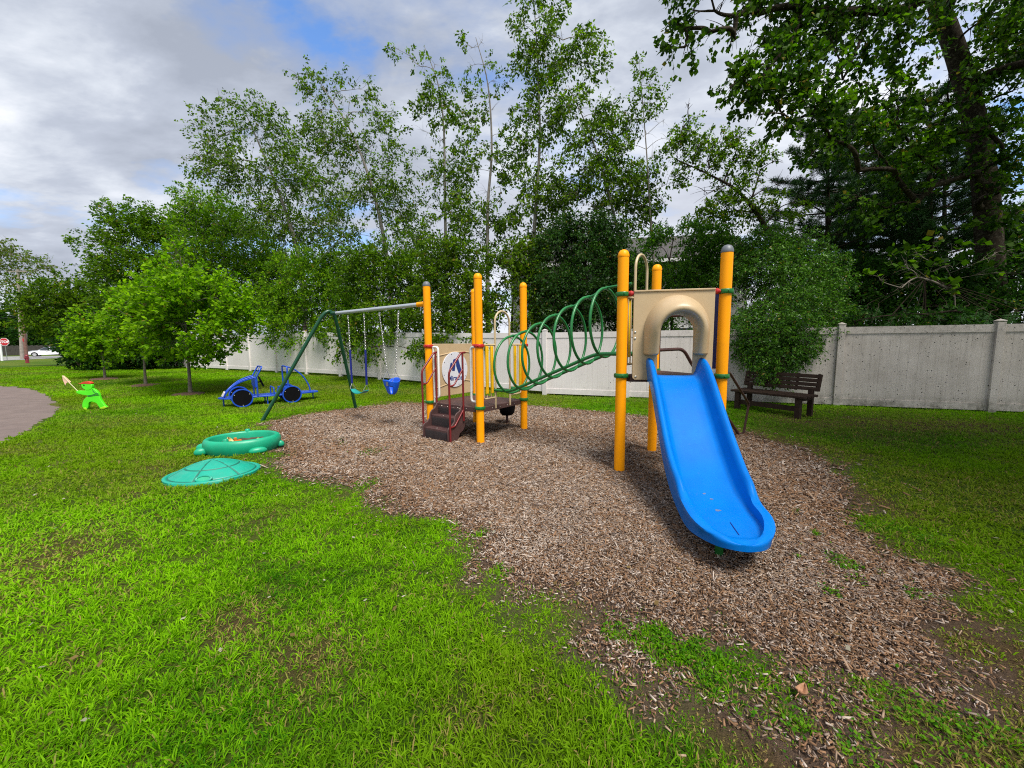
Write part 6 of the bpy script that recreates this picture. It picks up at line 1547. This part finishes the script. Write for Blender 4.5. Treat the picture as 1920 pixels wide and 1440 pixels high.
cnt += tree('basswood_sapling', 'sapling with large round light green leaves above the grimy fence', 'sapling', gnd(1790, 10.0), pxs(10.0, (1790, 590), (1785, 530), (1770, 490)), 0.03,
     [(1690, 500, 22, 9.7, .5), (1725, 480, 26, 9.8, .6), (1755, 455, 26, 9.9, .7), (1720, 520, 28, 9.5, .5), (1765, 500, 28, 9.7, .5), (1800, 470, 24, 9.8, .6), (1690, 540, 20, 9.4, .35), (1775, 540, 22, 9.4, .35), (1860, 480, 24, 9.6, .6), (1890, 470, 22, 9.6, .6), (1650, 525, 16, 9.5, .35), (1880, 510, 20, 9.5, .4)], pal='big', bark='bark_grey', L=0.14, lai=0.65, droop=0.15, spray=0.35, hole=-0.8, flat=0.7, wid=0.95, hang=0.1, per=6, seed=60)

# --- an unseen broad tree added outside the view at the right to dim the lawn
rs_ = random.Random(5); shade = []
for gx in np.arange(5.6, 14.5, 1.5):
    for gy in np.arange(-5.5, 4.0, 1.5):
        if gx < 1.75 * gy + 2.2 or math.hypot(gx - 10.5, gy + 1.5) > 6.0: continue
        shade.append((gx + rs_.uniform(-.4, .4), gy + rs_.uniform(-.4, .4), 6.3 + rs_.uniform(-.6, 1.4), 1.15, 0.48))
tb = Vector((10.8, -1.6, 0))
cnt += tree('added_shade_tree', 'unseen broad leafy tree added beside the camera to shade the lawn in front of the grimy fence', 'tree', tb, [tb + Vector((0, 0, 2.0)), tb + Vector((-.1, .1, 4.0)), tb + Vector((-.1, .1, 6.5)), tb + Vector((0, .2, 8.6))], 0.22,
     [], pal='big', bark='bark_dark', L=0.15, lai=1.5, droop=0.3, spray=0.6, hole=-0.8, wid=0.7, seed=90, limb_r=0.02, extra=shade)

# --- white pines
def pine(label, px, Y, ytop, ybot, spread, seed, lean=0.0):
    rng = np.random.default_rng(seed); rnd = random.Random(seed)
    b = gnd(px, Y); top = at(px + lean, ytop, Y); r = thing('pine_tree', b, label, 'tree', 'white pines behind the right fence')
    tp = smoothpath([b - UP * .1, b.lerp(top, .35) + Vector((.05, 0, 0)), b.lerp(top, .7), top], 6)
    mb = MB(); mb.tube(tp, [0.15 * (1 - .88 * i / (len(tp) - 1)) for i in range(len(tp))], 10); mb.build('trunk', M['bark_dark'], r, smooth=70)
    limbs = MB(); T, A = [], []
    limbs.tube(tp, [0.07 * (1 - .88 * i / (len(tp) - 1)) for i in range(len(tp))], 6, caps=False)
    zb = at(px, ybot, Y).z; z = zb; k = 0
    while z < top.z - 0.15:
        f = (z - zb) / (top.z - zb)
        ln0 = spread * (1 - f) ** 0.65 * (0.55 + 0.6 * rnd.random()) + 0.25
        nb = rnd.randint(4, 6); ph = rnd.random() * 6.28
        o = min(tp, key=lambda p: abs(p.z - z))
        for j in range(nb):
            az = ph + j * 6.283 / nb + rnd.gauss(0, .25); ln = ln0 * rnd.uniform(0.6, 1.15); d = Vector((math.cos(az), math.sin(az), 0))
            path = [o + d * (ln * t) + UP * (ln * (0.10 * t + 0.16 * t * t + rnd.gauss(0, .01))) for t in (0, .25, .5, .75, 1)]
            path = [Vector((p.x, p.y, p.z - o.z + z)) for p in path]
            limbs.tube(path, [0.028 * (1 - .8 * t) * (0.6 + ln * .3) for t in (0, .25, .5, .75, 1)], 5, caps=False)
            side = d.cross(UP)
            for q in range(int(14 + ln * 15)):
                t = rnd.uniform(0.28, 1.0); i = min(3, int(t * 4)); p = path[i].lerp(path[i + 1], t * 4 - i)
                s = rnd.uniform(-1, 1) * ln * 0.30 * (1.25 - t)
                e = p + side * s + d * abs(s) * .5 + UP * rnd.uniform(0.02, 0.10)
                if abs(s) > .1: limbs.tube([p, e], [0.006, 0.003], 3, caps=False)
                T.append(tuple(e)); A.append(tuple((d * .7 + side * (s * 2) + UP * .8).normalized()))
        z += rnd.uniform(0.28, 0.50)
    T, A = np.array(T), np.array(A); nt = len(T); per = 22
    d = unit(A[:, None] * 0.8 + rng.normal(0, 0.75, (nt, per, 3))).reshape(-1, 3) if False else unit((A[:, None] * 0.8 + rng.normal(0, 0.75, (nt, per, 3))).reshape(-1, 3))
    o = (T[:, None] + rng.normal(0, 0.03, (nt, per, 3))).reshape(-1, 3); Ls = rng.uniform(0.10, 0.19, len(d)); 
    sd = unit(np.cross(d, rng.normal(0, 1, d.shape))) * 0.0068
    V = np.stack([o - sd, o + sd, o + d * Ls[:, None] + sd * .5, o + d * Ls[:, None] - sd * .5], 1).reshape(-1, 3); V[2::4, 2] -= 0.012; V[3::4, 2] -= 0.012
    quads = [f for f in limbs.f if len(f) == 4] + [f for f in limbs.f if len(f) == 3]
    limbs.f = [f for f in limbs.f if len(f) >= 3]; limbs.build('branches', M['bark_dark'], r, smooth=70)
    n = len(d); g = np.array(GREENS['pine']); c = np.repeat(rng.random(nt), per)[:, None]; col = (g[0] * (1 - c) + g[1] * c) * (0.7 + .6 * rng.random((n, 1)))
    np_mesh('crown', V, np.arange(n * 4), np.arange(n) * 4, M['needle'], r, face_col=col); return n
cnt += pine('left white pine with layered branches, beside the leaning tree', 1553, 14.0, 195, 470, 2.3, 71)
cnt += pine('small middle white pine with a thin dark trunk', 1676, 14.5, 300, 520, 2.0, 72)
cnt += pine('tall white pine close left of the big leaning trunk', 1745, 13.0, 160, 480, 2.3, 73)
cnt += pine('thin white pine hidden behind the tall one, nearest the big trunk', 1772, 16.0, 250, 470, 1.9, 74)
cnt += pine('far white pine with upper plumes between the left and middle pines', 1610, 17.0, 215, 500, 2.6, 75)

def pine_sprigs():                # needle sprigs of an overhanging bough hanging over the top rail
    rng = np.random.default_rng(77); base = gnd(1740, 10.2)
    r = thing('young_pine', base, 'young pine behind the fence whose needle sprigs hang over the top rail', 'tree')
    mb = MB(); top = at(1735, 520, 10.2); mb.tube([base - UP * .1, base.lerp(top, .5), top], [0.045, 0.035, 0.015], 8); mb.build('trunk', M['bark_dark'], r)
    limbs = MB(); V = []
    for px, py, Yd, n, dn in ((1668, 615, 9.05, 55, 1), (1672, 632, 9.02, 45, 1), (1660, 622, 9.08, 30, .6), (1705, 612, 9.0, 35, .5), (1715, 618, 8.95, 25, .5), (1800, 600, 8.75, 45, .3), (1825, 606, 8.6, 50, .5), (1850, 608, 8.5, 50, .5), (1868, 635, 8.25, 50, 1), (1885, 612, 8.2, 45, .8), (1895, 606, 8.2, 40, .5), (1760, 600, 8.9, 30, .3), (1640, 598, 9.3, 40, .3), (1620, 600, 9.4, 40, .3)):
        e = at(px, py - 3, Yd); s = at(px + 14, py - 34, Yd + 0.9); j = Vector(e).lerp(s, 0.5) + UP * 0.06
        limbs.tube(smoothpath([top, top.lerp(s, .1), s, j, e], 4), 0.006, 5, caps=False)
        m = n * 3; t = rng.random(m) ** .6
        o = np.array(j)[None] * (1 - t[:, None]) + np.array(e)[None] * t[:, None]
        d = unit(rng.normal(0, .6, (m, 3)) + np.array(tuple((e - j).normalized()))[None] * .8 + np.array((0, 0, -.35 * dn)))
        sd = unit(np.cross(d, rng.normal(0, 1, d.shape))) * 0.0036; Ls = rng.uniform(.10, .18, m)[:, None]
        V.append(np.stack([o - sd, o + sd, o + d * Ls + sd * .4, o + d * Ls - sd * .4], 1).reshape(-1, 3))
    limbs.build('branches', M['bark_dark'], r, smooth=70)
    V = np.concatenate(V); n = len(V) // 4; col = np.array((0.045, 0.12, 0.03)) * (0.6 + .8 * rng.random((n, 1)))
    np_mesh('crown', V, np.arange(n * 4), np.arange(n) * 4, M['needle'], r, face_col=col)
pine_sprigs()

# --- the big old tree at the right
BT = 11.2
big_trunk = pxs(BT, (1862, 590), (1858, 520), (1853, 430), (1847, 350), (1836, 270), (1818, 190), (1796, 110), (1775, 50), (1752, -10), (1735, -90), (1720, -200))
bb = [(1262, 42, 20, 8.6, .6), (1285, 55, 22, 8.6, .7), (1300, 20, 28, 8.6, .7), (1340, 20, 32, 8.6, .7), (1330, 60, 26, 8.6, .6), (1285, 88, 18, 8.6, .6), (1255, 92, 8, 8.6, .6), (1380, 30, 34, 8.8, .7), (1375, 75, 24, 8.8, .5), (1425, 25, 40, 9), (1430, 75, 34, 9, .8),
      (1370, 165, 12, 8.4, .7), (1392, 150, 22, 8.5), (1415, 175, 30, 8.6), (1400, 125, 24, 8.6), (1440, 130, 40, 8.8), (1460, 185, 42, 8.8), (1425, 215, 22, 8.8, .7), (1480, 90, 45, 9), (1510, 150, 48, 9), (1530, 210, 42, 9.2, .9), (1480, 235, 30, 9, .7), (1545, 80, 50, 9.4), (1500, 30, 45, 9.4), (1580, 150, 48, 9.6, .9), (1600, 220, 45, 9.8, .8), (1560, 25, 50, 9.6), (1610, 80, 50, 9.8, .9), (1560, 265, 36, 9.8, .7), (1640, 280, 44, 10, .8), (1630, 20, 50, 9.8, .8), (1660, 160, 48, 10, .7), (1680, 230, 48, 10.2, .9), (1690, 90, 48, 10.2, .6), (1720, 290, 44, 10.4, .8), (1735, 190, 46, 10.4, .7), (1700, 20, 46, 10, .6), (1765, 260, 42, 10.6, .7), (1780, 200, 30, 10.2, .5), (1610, 320, 34, 10, .6), (1680, 330, 36, 10.2, .6), (1520, 290, 24, 9.6, .5),
      (1840, 40, 46, 10.6, .8), (1880, 90, 48, 10.6, .8), (1910, 30, 46, 10.6, .8), (1900, 170, 46, 10.8, .7), (1870, 230, 36, 11, .6), (1910, 260, 42, 11, .8), (1900, 330, 38, 11, .7), (1850, 140, 34, 10.4, .6), (1935, 100, 46, 10.6), (1880, 390, 26, 11, .5), (1905, 400, 34, 11, .6), (1790, -10, 44, 10.4, .6)]
# more crown clumps; the unseen ones above the frame are added for shade
bb += [(1800, 125, 30, 9.6, .6), (1842, 245, 28, 10.2, .6), (1835, 325, 30, 10.2, .6), (1880, 300, 30, 10.2, .7), (1862, 415, 30, 10.2, .6), (1820, 190, 26, 9.8, .5), (1870, 360, 26, 10.2, .6), (1660, 390, 40, 10.4, .7), (1720, 380, 40, 10.4, .7), (1590, 370, 34, 10.2, .5), (1780, 340, 36, 10.4, .7)]
bb += [(1300, -60, 50, 8.4), (1400, -70, 60, 8.6), (1500, -70, 70, 9), (1600, -70, 70, 9.4), (1700, -80, 70, 9.6), (1800, -90, 80, 9.8), (1900, -80, 80, 9.8), (2000, -60, 90, 9), (2020, 100, 80, 9), (2030, 250, 70, 9.4)]
rc = random.Random(8); shade_boughs = []                # unseen boughs above the frame, added to shade the right-hand lawn
for gx in np.arange(5.4, 13, 1.4):
    for gy in np.arange(0.2, 5.0, 1.4):
        if gx < 6.6 - 0.16 * gy + rc.uniform(-.6, .6): continue
        zz = 1.5 + 0.82 * gy + 1.6 + rc.uniform(0, 1.6); zz = max(zz, 6.8)
        shade_boughs.append((gx + rc.uniform(-.5, .5), gy + rc.uniform(-.5, .5), zz, 1.15, 0.9))
cnt += tree('old_tree', 'big old tree with thick leaning trunk filling the upper right corner', 'tree', gnd(1866, BT), big_trunk, 0.325, bb, pal='big', bark='bark_big', L=0.105, lai=2.0, droop=0.3, spray=0.6, hole=-0.6, flat=0.35, wid=0.8, hang=0.35, per=12, seed=81, limb_r=0.022, twig=0.006, taper=0.5, extra=shade_boughs)
print('leaves', cnt)

# ================================================================== sky, sun, camera
SUN_EL, SUN_AZ = rad(60), rad(152)       # azimuth from +Y towards +X: over the photographer's right shoulder, behind thin cloud
w = bpy.data.worlds.new('World'); S.world = w; w.use_nodes = True
n = N(w.node_tree); bg = w.node_tree.nodes['Background']
sky = n.new('ShaderNodeTexSky', sky_type='NISHITA'); sky.sun_disc = False; sky.sun_elevation = SUN_EL; sky.sun_rotation = SUN_AZ; sky.air_density = 1.0; sky.dust_density = 0.6; sky.ozone_density = 1.4
co = n.new('ShaderNodeTexCoord').outputs['Generated']
sep = n.new('ShaderNodeSeparateXYZ'); n.link(co, sep.inputs[0])
den = n.math('ADD', n.math('MAXIMUM', sep.outputs[2], 0.0), 0.22)
cmb = n.new('ShaderNodeCombineXYZ'); n.link(n.math('DIVIDE', sep.outputs[0], den), cmb.inputs[0]); n.link(n.math('DIVIDE', sep.outputs[1], den), cmb.inputs[1])
mp = n.new('ShaderNodeMapping'); mp.inputs['Location'].default_value = (5.1, 1.4, 0); mp.inputs['Rotation'].default_value = (0, 0, rad(24)); mp.inputs['Scale'].default_value = (1.0, 1.6, 1); n.link(cmb.outputs[0], mp.inputs[0])
n1 = n.new('ShaderNodeTexNoise', i_Scale=0.95, i_Detail=9, i_Roughness=0.56, i_Distortion=0.25); n.link(mp.outputs[0], n1.inputs['Vector'])
n2 = n.new('ShaderNodeTexNoise', i_Scale=0.80, i_Detail=6, i_Roughness=0.5, i_Distortion=0.2)
mp2 = n.new('ShaderNodeMapping'); mp2.inputs['Location'].default_value = (7.3, 2.2, 0); mp2.inputs['Scale'].default_value = (1, 1.3, 1); n.link(cmb.outputs[0], mp2.inputs[0]); n.link(mp2.outputs[0], n2.inputs['Vector'])
n3 = n.new('ShaderNodeTexNoise', i_Scale=3.4, i_Detail=8, i_Roughness=0.58, i_Distortion=0.15); n.link(mp.outputs[0], n3.inputs['Vector'])
tot = n.math('ADD', n.math('MULTIPLY', n1.outputs[0], 0.72), n.math('MULTIPLY', n3.outputs[0], 0.28))
cover = n.ramp(tot, [(0.365, 0.0), (0.415, 0.65), (0.48, 1.0)])
haze = n.new('ShaderNodeMapRange', i_1=0.02, i_2=0.34, i_3=1.0, i_4=0.0); n.link(sep.outputs[2], haze.inputs[0])
cover = n.math('MAXIMUM', cover, haze.outputs[0])
SKYK = 0.10
cloud = n.ramp(n.math('ADD', n.math('MULTIPLY', n2.outputs[0], 0.64), n.math('MULTIPLY', n3.outputs[0], 0.36)), [(0.41, (0.32, 0.355, 0.43)), (0.49, (0.42, 0.46, 0.545)), (0.55, (0.58, 0.62, 0.69)), (0.62, (0.80, 0.82, 0.87))])
low = n.new('ShaderNodeMapRange', i_1=0.08, i_2=0.55, i_3=0.75, i_4=0.0); n.link(sep.outputs[2], low.inputs[0])
rt = n.new('ShaderNodeMapRange', i_1=-0.55, i_2=0.1, i_3=0.15, i_4=1.0); n.link(sep.outputs[0], rt.inputs[0])
cloud = n.mix(n.math('MULTIPLY', low.outputs[0], rt.outputs[0]), cloud, (0.78, 0.80, 0.87))     # thin bright cloud low over the trees
cl = n.mix(1.0, cloud, (1 / SKYK, 1 / SKYK, 1 / SKYK), 'MULTIPLY')
skyb = n.mix(1.0, sky.outputs[0], (1.35, 1.75, 2.2), 'MULTIPLY')
n.link(n.mix(cover, skyb, cl), bg.inputs['Color']); bg.inputs['Strength'].default_value = SKYK

sl = bpy.data.lights.new('sun', 'SUN'); sl.energy = 4.6; sl.angle = rad(22); sl.color = (1.0, 0.955, 0.88)
so = bpy.data.objects.new('sun', sl); COL.objects.link(so)
tos = Vector((math.sin(SUN_AZ) * math.cos(SUN_EL), math.cos(SUN_AZ) * math.cos(SUN_EL), math.sin(SUN_EL)))
so.rotation_euler = (-tos).to_track_quat('-Z', 'Y').to_euler(); so.location = (0, 0, 30)

cam = bpy.data.cameras.new('camera'); cam.sensor_width = 36; cam.lens = F / 1920 * 36; cam.clip_start = 0.05; cam.clip_end = 2000
co_ = bpy.data.objects.new('camera', cam); COL.objects.link(co_)
fwd = Vector((0, math.cos(PITCH), -math.sin(PITCH))); up0 = Vector((0, math.sin(PITCH), math.cos(PITCH))); ri0 = Vector((1, 0, 0))
c_, s_ = math.cos(ROLL), math.sin(ROLL)
ri = ri0 * c_ - up0 * s_; up_ = ri0 * s_ + up0 * c_
co_.matrix_world = Matrix(((ri.x, up_.x, -fwd.x, 0), (ri.y, up_.y, -fwd.y, 0), (ri.z, up_.z, -fwd.z, EYE), (0, 0, 0, 1)))
S.camera = co_
S.view_settings.view_transform = 'Standard'; S.view_settings.look = 'None'; S.view_settings.exposure = 0.36; S.view_settings.gamma = 1.0
S.render.resolution_x, S.render.resolution_y = 1024, 768
S.cycles.max_bounces = 6; S.cycles.transparent_max_bounces = 8; S.cycles.use_denoising = False
S.cycles.pixel_filter_type = 'BLACKMAN_HARRIS'; S.cycles.filter_width = 1.1
